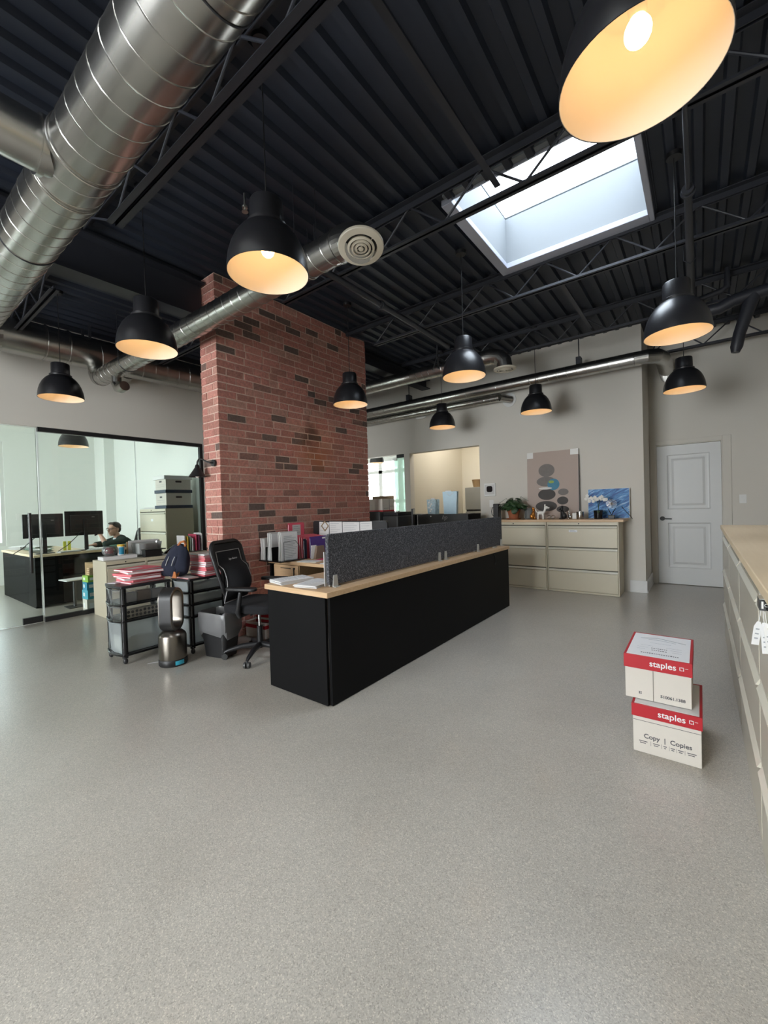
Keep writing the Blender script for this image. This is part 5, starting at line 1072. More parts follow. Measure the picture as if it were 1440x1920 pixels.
t, W, D = copy_box('lower red-and-white paper carton standing on the floor', -0.30, 2.45, 0.0, 0.292, 0.44, 0.25, 0.066, 0.0)
text('lettering', 'Copy  |  Copies', 0.031, M_ink, t, (0.005, -D+0.0045, 0.088), FRONT, bold=0.0006)
b = MB(); b.box(-W+0.006, -D+0.0042, 0.163, W-0.006, -D+0.005, 0.165)
for k, x in enumerate((-0.065, -0.02, 0.012, 0.042, 0.075)): b.box(x, -D+0.0042, 0.045, x+0.0012, -D+0.005, 0.067)
for k, (x, l) in enumerate(((-0.115, 0.036), (-0.055, 0.028), (-0.012, 0.014), (0.018, 0.018), (0.048, 0.022), (0.085, 0.036))):
    b.box(x, -D+0.0042, 0.058, x+l, -D+0.005, 0.0615); b.box(x+0.003, -D+0.0042, 0.049, x+l*0.8, -D+0.005, 0.0525)
b.build('fine_print', M_ink, t, smooth=0)
b = MB(); b.box(W-0.0052, -0.03, 0.10, W-0.0045, 0.03, 0.16); b.build('hand_hole', M_ink, t)
t, W, D = copy_box('upper red-and-white paper carton resting on the lower one', -0.338, 2.505, 0.2515, 0.294, 0.44, 0.232, 0.072, 0.0)
text('lettering', '510061.1388', 0.020, M_ink, t, (0.065, -D+0.0045, 0.034), FRONT, bold=0.0006)
b = MB(); b.box(-0.018, -D+0.0042, 0.001, -0.0155, -D+0.0055, 0.158); b.build('flap_seam', M_beigedark, t)
b = MB()
for a, c in ((0, 0), (0.007, 0), (0, 0.007), (0.007, 0.007)): b.box(-0.081+a, -D+0.0042, 0.028+c, -0.0755+a, -D+0.005, 0.0335+c)
b.build('recycle_mark', M_ink, t)
b = MB(); h = 0.232
b.prism([(-0.10, 0.10), (-0.02, 0.135), (0.115, 0.085), (0.115, 0.092), (-0.02, 0.143), (-0.10, 0.107)], h-0.002, h-0.0014, 'z'); b.prism([(-0.06, 0.085), (-0.02, 0.10), (0.07, 0.075), (0.07, 0.079), (-0.02, 0.105), (-0.06, 0.089)], h-0.002, h-0.0014, 'z')
b.build('chevron_print', M_inkg, t, smooth=0)
b = MB(); rnd = random.Random(12)
for yy, hh, x0, x1 in ((-0.155, 0.012, -0.075, 0.085), (-0.095, 0.010, -0.032, 0.032), (-0.062, 0.010, -0.035, 0.035)):
    x = x0
    while x < x1: w_ = rnd.uniform(0.004, 0.009); b.box(x, yy-hh/2, h-0.002, x+w_, yy+hh/2*rnd.uniform(0.5, 1), h-0.0015); x += w_+0.0035
b.build('lid_print', M_ink, t, smooth=0)
b = MB()
for yy, x0, x1 in ((-0.025, -0.09, -0.03), (-0.025, 0.03, 0.10), (-0.095, -0.10, -0.06), (-0.095, 0.06, 0.10), (-0.06, -0.10, -0.05), (-0.06, 0.05, 0.10), (0.035, -0.05, 0.05)): b.box(x0, yy-0.001, h-0.002, x1, yy+0.001, h-0.0015)
b.build('lid_rules', M_inkg, t, smooth=0)

# ================================================================ DRAWER CARTS, FOLDER PILES, BACKPACK
def cart(label, loc, w_, d, h, tops, contents):
    # local: front faces -Y, origin at front-left corner on the floor; x 0..w_, y 0..d
    t = thing('drawer_cart', label, 'drawer cart', loc, 0, 'black framed drawer carts')
    rr = 0.023
    for x in (rr, w_-rr):
        for y in (rr, d-rr):
            b = MB(); b.cyl((x, y, 0.055), (x, y, h-0.012), rr, n=16); b.build('corner_post', M_blackgloss, t)
            b = MB(); b.ball((x, y, 0.028), (0.02, 0.02, 0.0265), 14); b.cyl((x, y, 0.04), (x, y, 0.056), 0.012, n=10); b.build('caster', M_blackp, t)
    b = MB()
    n = 10; front = [(0.0+w_*i/n, -0.035*math.sin(PI*i/n)) for i in range(n+1)]
    b.prism(front + [(w_, d), (0, d)], h-0.022, h, 'z'); b.build('top_tray', M_blackp, t, bevel=0.004)
    for z in tops:
        b = MB(); b.prism(front + [(w_, d), (0, d)], z, z+0.018, 'z'); b.build('shelf_frame', M_blackgloss, t, bevel=0.003)
    lev = list(tops)+[h-0.024]
    for i, m in enumerate(contents):
        z0 = lev[i]+0.020; z1 = lev[i+1]-0.010 if i+1 < len(lev) else h-0.03
        x0, x1, y0, y1 = 0.042, w_-0.042, 0.0, d-0.02; k = 8; th = 0.003
        fr = [(x0+(x1-x0)*j/k, y0-0.03*math.sin(PI*j/k)) for j in range(k+1)]
        b = MB()
        def wall(pts, za, zb):
            for p, q in zip(pts, pts[1:]): b.add([(p[0], p[1], za), (q[0], q[1], za), (q[0], q[1], zb), (p[0], p[1], zb)], [(0, 1, 2, 3)])
        ins = 0.018
        fin = [(x0+ins*0.5+(x1-x0-ins)*j/k, y0+0.012-0.02*math.sin(PI*j/k)) for j in range(k+1)]
        for (p, q), (r, s) in zip(zip(fr, fr[1:]), zip(fin, fin[1:])):
            b.add([(r[0], r[1], z0), (s[0], s[1], z0), (q[0], q[1], z1), (p[0], p[1], z1)], [(0, 1, 2, 3)])
        wall([(x1, y0), (x1, y1), (x0, y1), (x0, y0)], z0, z1)
        b.add([(x0, y0, z0), (x1, y0, z0), (x1, y1, z0), (x0, y1, z0)], [(0, 1, 2, 3)])
        b.tube([(p[0], p[1], z1) for p in fr], 0.005, 6)
        dr = b.build('drawer', m[0], t, smooth=30, rec=False)
        for nm, mm, q in m[1]:
            c = MB(); c.box(q[0], q[1], z0+0.002+q[4], q[2], q[3], z0+q[4]+q[5]); c.build(nm, mm, dr, bevel=0.002)
    return t
M_photo = mat('dull_brown_card', (0.36, 0.27, 0.22), 0.7, var=0.1); M_pale = mat('pale_grey_card', (0.62, 0.62, 0.66), 0.7, var=0.08)
W1, D1 = 0.352, 0.42
c1 = cart('black drawer cart under the flat pink folders, nearest the camera', (-4.292, 1.435, 0), W1, D1, 0.676, [0.07, 0.36, 0.50],
  [(M_frost, [('cloth_bundle', mat('pale_cloth', (0.62, 0.60, 0.52), 0.9, var=0.15), (0.06, 0.03, 0.30, 0.30, 0.0, 0.13))]),
   (M_clear, [('lattice_box', M_lattice, (0.235, 0.03, 0.306, 0.38, 0.0, 0.075))]),
   (M_clear, [('white_card', M_pale, (0.25, 0.03, 0.304, 0.14, 0.0, 0.085)), ('brown_card', M_photo, (0.25, 0.15, 0.305, 0.26, 0.0, 0.09)), ('pale_card', M_pale, (0.25, 0.27, 0.304, 0.385, 0.0, 0.085))])])
c2 = cart('black drawer cart under the backpack, between brick column and chair', (-4.03, 1.895, 0), 0.352, 0.375, 0.69, [0.07, 0.33, 0.44, 0.55],
  [(M_frost, []), (M_frost, []), (M_frost, [('grey_papers', M_paper2, (0.22, 0.03, 0.304, 0.34, 0.0, 0.05))]), (M_frost, [('grey_papers', M_paper2, (0.22, 0.03, 0.304, 0.34, 0.0, 0.06))])])
def folder_flat(label, x, y, z, rz, th, m, group, sx=0.30, sy=0.24):
    t = thing('pink_folder', label, 'folder', (x, y, z), rz, group)
    b = MB(); b.box(-sx/2, -sy/2, 0, sx/2, sy/2, 0.0015); b.box(-sx/2, -sy/2, th-0.0015, sx/2, sy/2, th); b.box(-sx/2, sy/2-0.0015, 0.0015, sx/2, sy/2, th-0.0015); b.build('cover', m, t, smooth=0)
    b = MB(); b.box(-sx/2+0.006, -sy/2+0.006, 0.0016, sx/2-0.006, sy/2-0.004, th-0.0016); b.build('papers', M_paper if rnd.random() < 0.5 else M_pink, t, smooth=0)
    return t
rnd = random.Random(21)
z = 0.6768
for i in range(7):
    th = 0.014 + 0.004*(i % 3)
    f = folder_flat('pink folder, %s in the flat pile on the nearest cart' % (ORD[i] if i < 6 else 'topmost'), -4.11+rnd.uniform(-0.02, 0.02)+0.006*i, 1.645+rnd.uniform(-0.015, 0.03), z, rnd.uniform(-0.22, 0.12)+0.1, th, M_pink if i % 3 else M_hotpink, 'pink folders piled on the nearest cart', 0.27, 0.30)
    z += th+0.0008
b = MB(); b.box(-0.04, -0.11, 0.0005+th, 0.03, 0.02, 0.0012+th); b.build('label_sticker', M_paper2, f)
flat_papers('loose_papers', 'loose pale papers sticking out by the flat pink pile', 'papers', -4.20, 1.49, 0.6768, 0.10, 0.08, 0.3, 3, M_pale)
z = 0.6908
for i in range(13):
    th = 0.0165 if i < 10 else 0.012
    m = (M_magenta if i % 3 == 0 else M_pink) if i < 10 else M_paper2
    folder_flat('%s folder, %s in the tall pile beside the backpack' % ('crimson' if m is M_magenta else 'pink' if m is M_pink else 'grey', ORD[i] if i < 12 else 'topmost'), -3.80+rnd.uniform(-0.012, 0.012), 2.155+rnd.uniform(-0.006, 0.006), z, rnd.uniform(-0.06, 0.06), th, m, 'folders in the tall pile by the backpack', 0.28, 0.235)
    z += th+0.0006
flat_papers('folded_papers', 'pale folded papers under the navy backpack', 'papers', -3.83, 1.92, 0.6905, 0.32, 0.10, 0.05, 5, M_paper2, M_pink, spread=0.006)
# backpack
t = thing('backpack', 'navy backpack with orange leather tabs slumped on the far cart', 'backpack', (-3.925, 1.875, 0.7055), rot=(0.0, 0, 0.22))
b = MB()
prof = [(0.001, 0.0), (0.13, 0.0), (0.160, 0.03), (0.158, 0.10), (0.140, 0.17), (0.112, 0.225), (0.080, 0.27), (0.045, 0.295), (0.001, 0.30)]
n = 28; vs = []; fs = []
for i, (r, zz) in enumerate(prof):
    for j in range(n):
        a = 2*PI*j/n; q = 1+0.05*math.sin(5*a+zz*30)+0.03*math.sin(9*a-zz*50)
        vs.append((r*q*math.cos(a)*1.0+zz*0.34, r*q*math.sin(a)*0.55, zz+0.006*math.sin(7*a)*(1 if 0 < i < 8 else 0)))
for i in range(len(prof)-1):
    for j in range(n): fs.append((i*n+j, i*n+(j+1) % n, (i+1)*n+(j+1) % n, (i+1)*n+j))
b.add(vs, fs); bp = b.build('bag_body', M_navy, t, smooth=60, sub=1)
b = MB(); b.xf = Matrix.Translation((0.025, -0.066, 0.085)) @ Matrix.Rotation(0.38, 4, 'Y'); b.ball((0, 0, 0), (0.095, 0.030, 0.072), 24); b.build('front_pocket', M_navy, t, smooth=60)
for q in (-0.02, 0.055):
    b = MB(); b.tube([(q+0.045, -0.098+0.01*q, 0.11), (q+0.06, -0.095, 0.15), (q+0.07, -0.08, 0.19)], 0.004, 6); b.build('zip_pull', M_pipe, t)
b = MB(); b.tube([(0.10, -0.02, 0.285), (0.13, -0.02, 0.315), (0.165, -0.01, 0.325), (0.175, 0.0, 0.30), (0.15, 0.01, 0.27)], 0.011, 8); b.build('grab_handle', M_leather, t)
b = MB(); b.add([(0.10, -0.085, 0.02), (0.155, -0.06, 0.05), (0.15, -0.072, 0.01), (0.11, -0.095, 0.0)], [(0, 1, 2, 3)]); b.prism([(0.105, 0.0), (0.16, 0.0), (0.15, 0.055), (0.13, 0.06)], -0.10, -0.094, 'y'); b.build('leather_tab', M_leather, t)

# ================================================================ AIR PURIFIER
t = thing('air_purifier', 'bladeless loop fan purifier in dark nickel beside the drawer cart', 'air purifier', (-3.62, 1.70, 0), math.radians(123))
b = MB(); b.lathe([(0.001, 0.002), (0.105, 0.002), (0.112, 0.012), (0.112, 0.052), (0.108, 0.058), (0.001, 0.058)], 48); b.build('base_plinth', M_black, t)
b = MB(); b.lathe([(0.108, 0.0585), (0.110, 0.065), (0.110, 0.245), (0.103, 0.262), (0.080, 0.285), (0.055, 0.298), (0.001, 0.298)], 48); b.build('filter_drum', M_nickel, t)
b = MB(); 
for i in range(9):
    a0, a1 = -2.45+0.11*i, -2.45+0.11*(i+1); R_ = 0.1135
    b.add([(R_*math.cos(a0), R_*math.sin(a0), 0.016), (R_*math.cos(a1), R_*math.sin(a1), 0.016), (R_*math.cos(a1), R_*math.sin(a1), 0.05), (R_*math.cos(a0), R_*math.sin(a0), 0.05)], [(0, 1, 2, 3)], 0 if i < 6 else 1)
b.build('instruction_sticker', [M_cyan, M_blackgloss], t, smooth=0, rec=False)
def loop_pts(w_, z0, z1, n=16):
    pts = []; r = w_
    for i in range(n+1): a = PI*i/n; pts.append((r*math.cos(a), z1-r+r*math.sin(a)))
    for i in range(n+1): a = PI+PI*i/n; pts.append((r*math.cos(a), z0+r+r*math.sin(a)))
    return pts
b = MB(); out = loop_pts(0.098, 0.285, 0.655); inn = loop_pts(0.070, 0.315, 0.627); k = len(out)
vs = []
for (y, s) in ((-0.055, 0.0), (0.06, 0.0)):
    vs += [(p[0], y, p[1]) for p in out] + [(p[0], y, p[1]) for p in inn]
fs = []
for i in range(k):
    j = (i+1) % k
    fs += [(i, j, 2*k+j, 2*k+i), (k+i, k+j, 3*k+j, 3*k+i), (i, j, k+j, k+i), (2*k+i, 2*k+j, 3*k+j, 3*k+i)]
b.add(vs, fs); b.build('loop_amplifier', M_nickel, t, smooth=35, bevel=0.004)
b = MB(); out2 = loop_pts(0.0995, 0.284, 0.6565); vs = []
for y in (-0.05, 0.052): vs += [(p[0], y, p[1]) for p in out2]
b.add(vs, [(i, (i+1) % k, k+(i+1) % k, k+i) for i in range(k)]); b.build('black_outer_band', M_black, t, smooth=35)
b = MB(); b.tube([(0.0, 0.108, 0.03), (0.02, 0.14, 0.008), (0.0, 0.19, 0.006), (-0.02, 0.22, 0.006)], 0.004, 6); b.build('power_cord', M_pipe, t)

# ================================================================ WASTE BIN
t = thing('waste_bin', 'black waste bin with clear liner bag beside the office chair', 'bin', (-3.47, 2.06, 0), 0.25)
def rr_loop(hx, hy, z, r=0.04, n=5):
    return [(x, y, z) for x, y in rrect(-hx, -hy, hx, hy, r, n)]
b = MB(); lo = rr_loop(0.12, 0.085, 0.002); hi = rr_loop(0.155, 0.115, 0.375); k = len(lo)
b.add(lo+hi, [(i, (i+1) % k, k+(i+1) % k, k+i) for i in range(k)] + [tuple(range(k))[::-1]]); b.build('bin_body', M_black, t, rec=False)
b = MB(); A = [rr_loop(0.140, 0.105, 0.19), rr_loop(0.158, 0.118, 0.24), rr_loop(0.163, 0.122, 0.33), rr_loop(0.162, 0.122, 0.395), rr_loop(0.152, 0.112, 0.40), rr_loop(0.145, 0.105, 0.33)]
vs = []; rr_ = random.Random(2)
for li, lp in enumerate(A):
    for i, (x, y, zz) in enumerate(lp):
        q = 1+0.03*math.sin(i*1.9+li); dz = 0.03*math.sin(i*0.9) if li == 0 else 0.008*math.sin(i*1.3+li)
        vs.append((x*q, y*q, zz+dz))
b.add(vs, [(l*k+i, l*k+(i+1) % k, (l+1)*k+(i+1) % k, (l+1)*k+i) for l in range(5) for i in range(k)]); b.build('liner_bag', M_bagplastic, t, smooth=50, rec=False)

# ================================================================ OFFICE CHAIR
CH = math.radians(22)
t = thing('office_chair', 'black mesh office chair with lumbar cushion beside the reception desk', 'office chair', (-3.14, 2.24, 0), CH)
def chair_parts(t, cushion=True):
    # local: faces +X
    hub = (0, 0, 0.09)
    for k_ in range(5):
        a = math.radians(65) + 2*PI*k_/5; d = Vector((math.cos(a), math.sin(a), 0))
        b = MB(); b.tube([d*0.02+Vector((0, 0, 0.105)), d*0.16+Vector((0, 0, 0.10)), d*0.27+Vector((0, 0, 0.075)), d*0.30+Vector((0, 0, 0.062))], [0.026, 0.022, 0.017, 0.012], 10); leg = b.build('base_leg', M_blackp, t)
        p = Vector((-d.y, d.x, 0)); c = d*0.30
        b = MB()
        for s in (-1, 1): b.cyl(c+p*s*0.008+Vector((0, 0, 0.0275)), c+p*s*0.024+Vector((0, 0, 0.0275)), 0.027, 0.025, 20)
        b.cyl(c+Vector((0, 0, 0.02)), c+Vector((0, 0, 0.066)), 0.008, n=10); b.build('caster', M_greycab, leg)
    b = MB(); b.cyl((0, 0, 0.075), (0, 0, 0.27), 0.026, n=20); b.build('gas_sleeve', M_black, t)
    b = MB(); b.cyl((0, 0, 0.27), (0, 0, 0.40), 0.013, n=16); b.build('gas_piston', M_chrome, t)
    b = MB(); b.box(-0.12, -0.07, 0.395, 0.08, 0.07, 0.425); b.tube([(0.02, -0.07, 0.41), (0.02, -0.17, 0.40)], 0.006, 8); b.build('tilt_plate', M_blackp, t, bevel=0.006)
    b = MB(); pts = rrect(-0.23, -0.24, 0.25, 0.24, 0.09, 6); b.prism(pts, 0.426, 0.50, 'z'); b.build('seat', M_cloth, t, bevel=0.022, seg=4)
    # backrest curve in XZ
    def bx(z): u = (z-0.55)/0.47; return -0.235 - 0.03*math.sin(PI*min(1, max(0, u*1.1))) * (-1 if u < 0.55 else 0.2) - 0.10*max(0, u)**1.5
    loop = []
    for yv, zv in rrect(-0.215, 0.56, 0.215, 1.02, 0.085, 7):
        wz = 1.0 - 0.18*max(0, (0.72-zv)/0.16)
        loop.append((bx(zv)-0.012*math.cos(yv/0.215*PI/2), yv*wz, zv))
    b = MB(); b.tube(loop, 0.017, 10, closed=True); b.build('back_frame', M_blackp, t)
    b = MB(); ny, nz = 10, 12; vs = []
    for i in range(nz+1):
        zv = 0.565+0.45*i/nz
        half = 0.208*(1.0-0.18*max(0, (0.72-zv)/0.16)); 
        if zv > 0.94: half *= math.sqrt(max(0.2, 1-((zv-0.94)/0.085)**2*0.35))
        for j in range(ny+1): y = -half+2*half*j/ny; vs.append((bx(zv)+0.012-0.03*math.cos(y/0.215*PI/2), y, zv))
    b.add(vs, [(i*(ny+1)+j, i*(ny+1)+j+1, (i+1)*(ny+1)+j+1, (i+1)*(ny+1)+j) for i in range(nz) for j in range(ny)]); b.build('back_mesh', M_mesh, t, smooth=60, rec=False)
    b = MB(); b.tube([(-0.08, 0, 0.41), (-0.20, 0, 0.42), (-0.27, 0, 0.50), (bx(0.62)-0.025, 0, 0.64)], [0.03, 0.028, 0.024, 0.018], 10); b.build('back_stem', M_blackp, t)
    for s in (-1, 1):
        b = MB(); b.tube([(-0.02, s*0.10, 0.415), (-0.03, s*0.255, 0.415), (-0.03, s*0.272, 0.45), (0.0, s*0.268, 0.62)], [0.017, 0.019, 0.022, 0.017], 10); arm = b.build('arm_post', M_blackp, t)
        b = MB(); b.prism([(x, y+s*0.268) for x, y in rrect(-0.13, -0.04, 0.15, 0.04, 0.035, 5)], 0.632, 0.66, 'z'); b.build('arm_pad', M_black, arm, bevel=0.010, seg=3)
    if cushion:
        b = MB(); ny, nz = 8, 12; vs = []
        def cxy(i, j, front):
            zv = 0.50+0.44*i/nz; u = (zv-0.50)/0.44; half = 0.182*(1-0.10*u)
            y = -half+2*half*j/ny
            th = 0.055+0.08*math.sin(PI*min(1, u*1.25+0.06))**1.2 if u < 0.75 else 0.05
            e = min(1, 3.2*min(j, ny-j)/ny)*min(1, 4*min(i, nz-i)/nz); th *= 0.35+0.65*e
            return (bx(max(zv, 0.56))+0.0+(th if front else 0.004)-0.01, y, zv)
        for fr in (True, False): vs += [cxy(i, j, fr) for i in range(nz+1) for j in range(ny+1)]
        S = (nz+1)*(ny+1); fs = []
        for i in range(nz):
            for j in range(ny):
                q = (i*(ny+1)+j, i*(ny+1)+j+1, (i+1)*(ny+1)+j+1, (i+1)*(ny+1)+j); fs.append(q); fs.append(tuple(S+v for v in q)[::-1])
        ring = [i for i in range(ny+1)] + [i*(ny+1)+ny for i in range(1, nz+1)] + [nz*(ny+1)+j for j in range(ny-1, -1, -1)] + [i*(ny+1) for i in range(nz-1, 0, -1)]
        for a, c in zip(ring, ring[1:]+ring[:1]): fs.append((a, c, S+c, S+a))
        b.add(vs, fs); cu = b.build('lumbar_cushion', M_cloth, t, smooth=60, sub=1)
        b = MB(); b.tube([vs[v] for v in ring], 0.0035, 6, closed=True); b.build('piping', M_pipe, cu)
        lx = cxy(10, 4, True)
        text('lettering', 'Sage Balance', 0.024, M_paper, cu, (lx[0]+0.006, 0.01, lx[2]), (PI/2-0.15, 0, PI/2), shear=0.25)
chair_parts(t)

# red cartons under the return desk
for i, (x, y, z, rz, lab) in enumerate(((-3.62, 2.62, 0.0, 0.1, 'white carton on the floor under the red one behind chair'), (-3.50, 2.66, 0.165, 0.25, 'red paper ream package behind the chair column'), (-3.15, 2.70, 0.0, -0.2, 'white and red carton on the floor right of chair column'))):
    tt = thing('supply_carton', lab, 'carton', (x, y+(0.0 if i else 0.0), z), rz)
    b = MB(); b.box(-0.14, -0.10, 0.001, 0.14, 0.10, 0.16 if i != 1 else 0.11); b.build('carton_body', M_red if i == 1 else M_carton, tt, bevel=0.004)
    b = MB(); b.box(-0.1405, -0.1005, 0.10 if i != 1 else 0.03, 0.1405, 0.1005, 0.135 if i != 1 else 0.05); b.build('printed_band', M_red if i != 1 else M_carton, tt)

# ================================================================ SCONCE ON THE COLUMN
t = thing('wall_sconce', 'small black gooseneck sconce on the left side of brick column', 'wall lamp', (-3.93, 2.295, 1.80)); 
b = MB(); b.cyl((0.055, 0.0, -0.02), (0.055, -0.016, -0.02), 0.035, n=24); b.build('wall_plate', M_black, t)
b = MB(); b.tube([(0.055, -0.016, -0.02), (0.05, -0.045, -0.02), (0.01, -0.065, 0.0), (-0.04, -0.08, 0.025), (-0.075, -0.09, 0.025), (-0.095, -0.095, 0.0), (-0.10, -0.097, -0.035)], 0.008, 10); b.build('gooseneck', M_black, t)
b = MB(); b.xf = Matrix.Translation((-0.10, -0.097, 0.012)); b.lathe([(0.012, -0.04), (0.018, -0.05), (0.022, -0.07), (0.085, -0.165), (0.083, -0.165), (0.02, -0.075)], 28); b.build('cone_shade', M_black, t); b = MB(); b.ball((-0.10, -0.097, -0.145), 0.018, 14); b.build('bulb', M_white, t)

# ================================================================ BEIGE CABINET ALONG THE GLASS
lateral('side_cabinet', 'narrow low beige cabinet against the office glass, nearer unit', 0.475, 0.44, 0.707, (-5.855, 1.975, 0), PI/2, M_beige, 2, 'low beige cabinets along the office glass')
lateral('side_cabinet', 'wide low beige cabinet along the glass, closer to brick column', 0.915, 0.44, 0.707, (-5.855, 2.452, 0), PI/2, M_beige, 2, 'low beige cabinets along the office glass')
ZS = 0.7075
t = thing('paper_ream', 'long white box lying on the low beige cabinet', 'box', (-6.10, 2.20, ZS)); b = MB(); b.box(-0.09, -0.20, 0, 0.09, 0.20, 0.045); b.build('box_body', M_paper, t, bevel=0.002)
t = thing('candy_bowl', 'round glass bowl of red candy on the low beige cabinet', 'bowl', (-6.13, 2.115, ZS+0.0455)); b = MB(); b.lathe([(0.001, 0), (0.045, 0.002), (0.075, 0.03), (0.085, 0.065), (0.078, 0.10), (0.06, 0.125), (0.057, 0.125), (0.074, 0.10), (0.081, 0.065), (0.071, 0.033), (0.001, 0.006)], 28); b.build('bowl_body', M_clear, t)
b = MB(); rnd = random.Random(8)
for i in range(70):
    a = rnd.uniform(0, 2*PI); r = 0.055*math.sqrt(rnd.random()); b.ball((r*math.cos(a), r*math.sin(a), 0.03+rnd.uniform(0, 0.075)), (0.012, 0.010, 0.008), 8)
c = b.build('candy', mat('red_candy_wrap', (0.45, 0.03, 0.06), 0.35, var=0.5, scale=60), t); tag(c, kind='stuff')
t = thing('wipes_canister', 'white canister with yellow lid and blue label on low cabinet', 'canister', (-6.11, 2.245, ZS+0.0455)); b = MB(); b.lathe([(0.001, 0), (0.045, 0), (0.045, 0.12), (0.001, 0.12)], 28); b.build('canister_body', M_white, t); b = MB(); b.lathe([(0.046, 0.118), (0.046, 0.135), (0.04, 0.142), (0.001, 0.143)], 28); b.build('lid', M_yellow, t)
b = MB()
for i in range(8):
    a0, a1 = -0.9+0.17*i, -0.9+0.17*(i+1); b.add([(0.0455*math.cos(a0), 0.0455*math.sin(a0), 0.012), (0.0455*math.cos(a1), 0.0455*math.sin(a1), 0.012), (0.0455*math.cos(a1), 0.0455*math.sin(a1), 0.105), (0.0455*math.cos(a0), 0.0455*math.sin(a0), 0.105)], [(0, 1, 2, 3)])
b.build('label_wrap', M_blue, t, rec=False)
t = thing('clear_bin', 'clear plastic bin of envelopes on the low beige cabinet', 'bin', (-6.16, 2.585, ZS)); b = MB(); hx, hy, h = 0.11, 0.17, 0.19
lo = rr_loop(hx*0.85, hy*0.85, 0.001, 0.03); hi = rr_loop(hx, hy, h, 0.03); k = len(lo); b.add(lo+hi, [(i, (i+1) % k, k+(i+1) % k, k+i) for i in range(k)]+[tuple(range(k))[::-1]]); b.build('bin_body', M_clear, t, rec=False)
b = MB(); b.box(-0.06, -0.12, 0.004, 0.06, 0.12, 0.175); b.build('envelopes', M_paper2, t, bevel=0.003)
t = thing('kraft_envelopes', 'kraft envelopes standing behind the clear bin', 'envelopes', (-6.288, 2.60, ZS)); b = MB(); b.box(-0.012, -0.22, 0, 0.0, 0.22, 0.20); b.box(0.001, -0.20, 0, 0.008, 0.20, 0.215, 1); b.build('sheets', [M_kraft, M_paper2], t, smooth=0)
t = thing('hole_punch', 'black boxy desktop punch on the low beige cabinet', 'hole punch', (-5.965, 2.58, ZS)); b = MB(); b.box(-0.05, -0.12, 0, 0.05, 0.10, 0.085); b.box(-0.06, -0.125, 0.086, 0.06, 0.15, 0.10); b.build('body', M_black, t, bevel=0.004); b = MB(); b.box(-0.03, 0.101, 0.03, 0.03, 0.125, 0.05); b.build('lever', M_black, t)
t = thing('stapler', 'black stapler propped open right of the punch', 'stapler', (-6.05, 2.83, ZS)); b = MB(); b.box(-0.025, -0.05, 0.0065, 0.025, 0.12, 0.02); b.build('base', M_black, t, bevel=0.004); b = MB(); b.bar((0, -0.035, 0.03), (0, 0.09, 0.115), 0.035, 0.02); b.cyl((-0.02, -0.035, 0.028), (0.02, -0.035, 0.028), 0.014, n=12); b.build('arm', M_blackgloss, t)
flat_papers('loose_papers', 'white papers under the black stapler on low cabinet', 'papers', -6.05, 2.86, ZS+0.0003, 0.22, 0.32, 0.05, 3, M_paper, spread=0.004)
t = thing('desktop_file_rack', 'wire rack holding upright folders at far end of low cabinet', 'file rack', (-6.08, 3.16, ZS)); b = MB()
for y in (-0.11, 0.0, 0.11): b.tube([(0.13, y, 0.004), (0.13, y, 0.17), (0.12, y, 0.18), (-0.12, y, 0.18), (-0.13, y, 0.17), (-0.13, y, 0.004)], 0.004, 6)
for x in (-0.13, 0.13): b.tube([(x, -0.12, 0.006), (x, 0.12, 0.006)], 0.004, 6)
b.build('wire_frame', M_black, t)
for i, (y, m, z1, nm) in enumerate(((-0.13, M_paper2, 0.235, 'pale grey folder at the left of the wire rack'), (-0.085, M_yellow, 0.225, 'mustard yellow folder in the wire rack'), (-0.045, mat('sage_folder', (0.22, 0.30, 0.24), 0.7), 0.225, 'sage green folder in the wire rack'), (-0.015, M_paper, 0.20, 'white folder in the middle of the wire rack'), (0.045, M_magenta, 0.245, 'crimson folder in the wire rack'), (0.085, mat('plum_folder', (0.16, 0.03, 0.09), 0.7), 0.235, 'plum folder at the right of the wire rack'), (0.13, M_paper2, 0.26, 'tall grey folder at right end of the wire rack'))):
    f = thing('rack_folder', nm, 'folder', (-6.08, 3.16+y, ZS+0.0105)); b = MB(); b.box(-0.115, -0.006, 0, 0.115, -0.0045, z1); b.box(-0.115, 0.0045, 0, 0.115, 0.006, z1-0.012); b.box(-0.115, -0.0045, 0, 0.115, 0.0045, 0.001); b.build('cover', m, f, smooth=0); b = MB(); b.box(-0.11, -0.004, 0.002, 0.11, 0.004, z1-0.02); b.build('papers', M_paper, f)

# ================================================================ INSIDE THE OFFICE
t = thing('office_desk', 'black panelled desk with maple top, left wing in the glazed office', 'desk', (-8.5, 2.0, 0)); o = T(t)
part('desk_top', M_mapley, t, o, (-9.30, 1.62, 0.72, -7.785, 2.36, 0.752), bevel=0.002)
part('modesty_panel', M_blacklam, t, o, (-9.28, 1.635, 0.004, -7.79, 1.655, 0.718)); part('far_leg', M_blacklam, t, o, (-9.29, 1.66, 0.004, -9.27, 2.34, 0.718))
t = thing('office_return_desk', 'black desk wing with maple top under the two office monitors', 'desk', (-7.6, 2.3, 0)); o = T(t)
part('desk_top', M_mapley, t, o, (-7.783, 1.62, 0.72, -7.395, 2.98, 0.752), bevel=0.002)
part('side_panel', M_blacklam, t, o, (-7.788, 1.635, 0.004, -7.435, 1.655, 0.718)); part('corner_leg', M_blacklam, t, o, (-7.434, 1.635, 0.03, -7.41, 1.95, 0.718)); part('front_apron', M_blacklam, t, o, (-7.44, 1.955, 0.52, -7.42, 2.95, 0.718)); part('right_leg', M_blacklam, t, o, (-7.77, 2.95, 0.004, -7.445, 2.97, 0.718)); part('inner_panel', M_blacklam, t, o, (-7.78, 1.66, 0.004, -7.76, 2.94, 0.718))
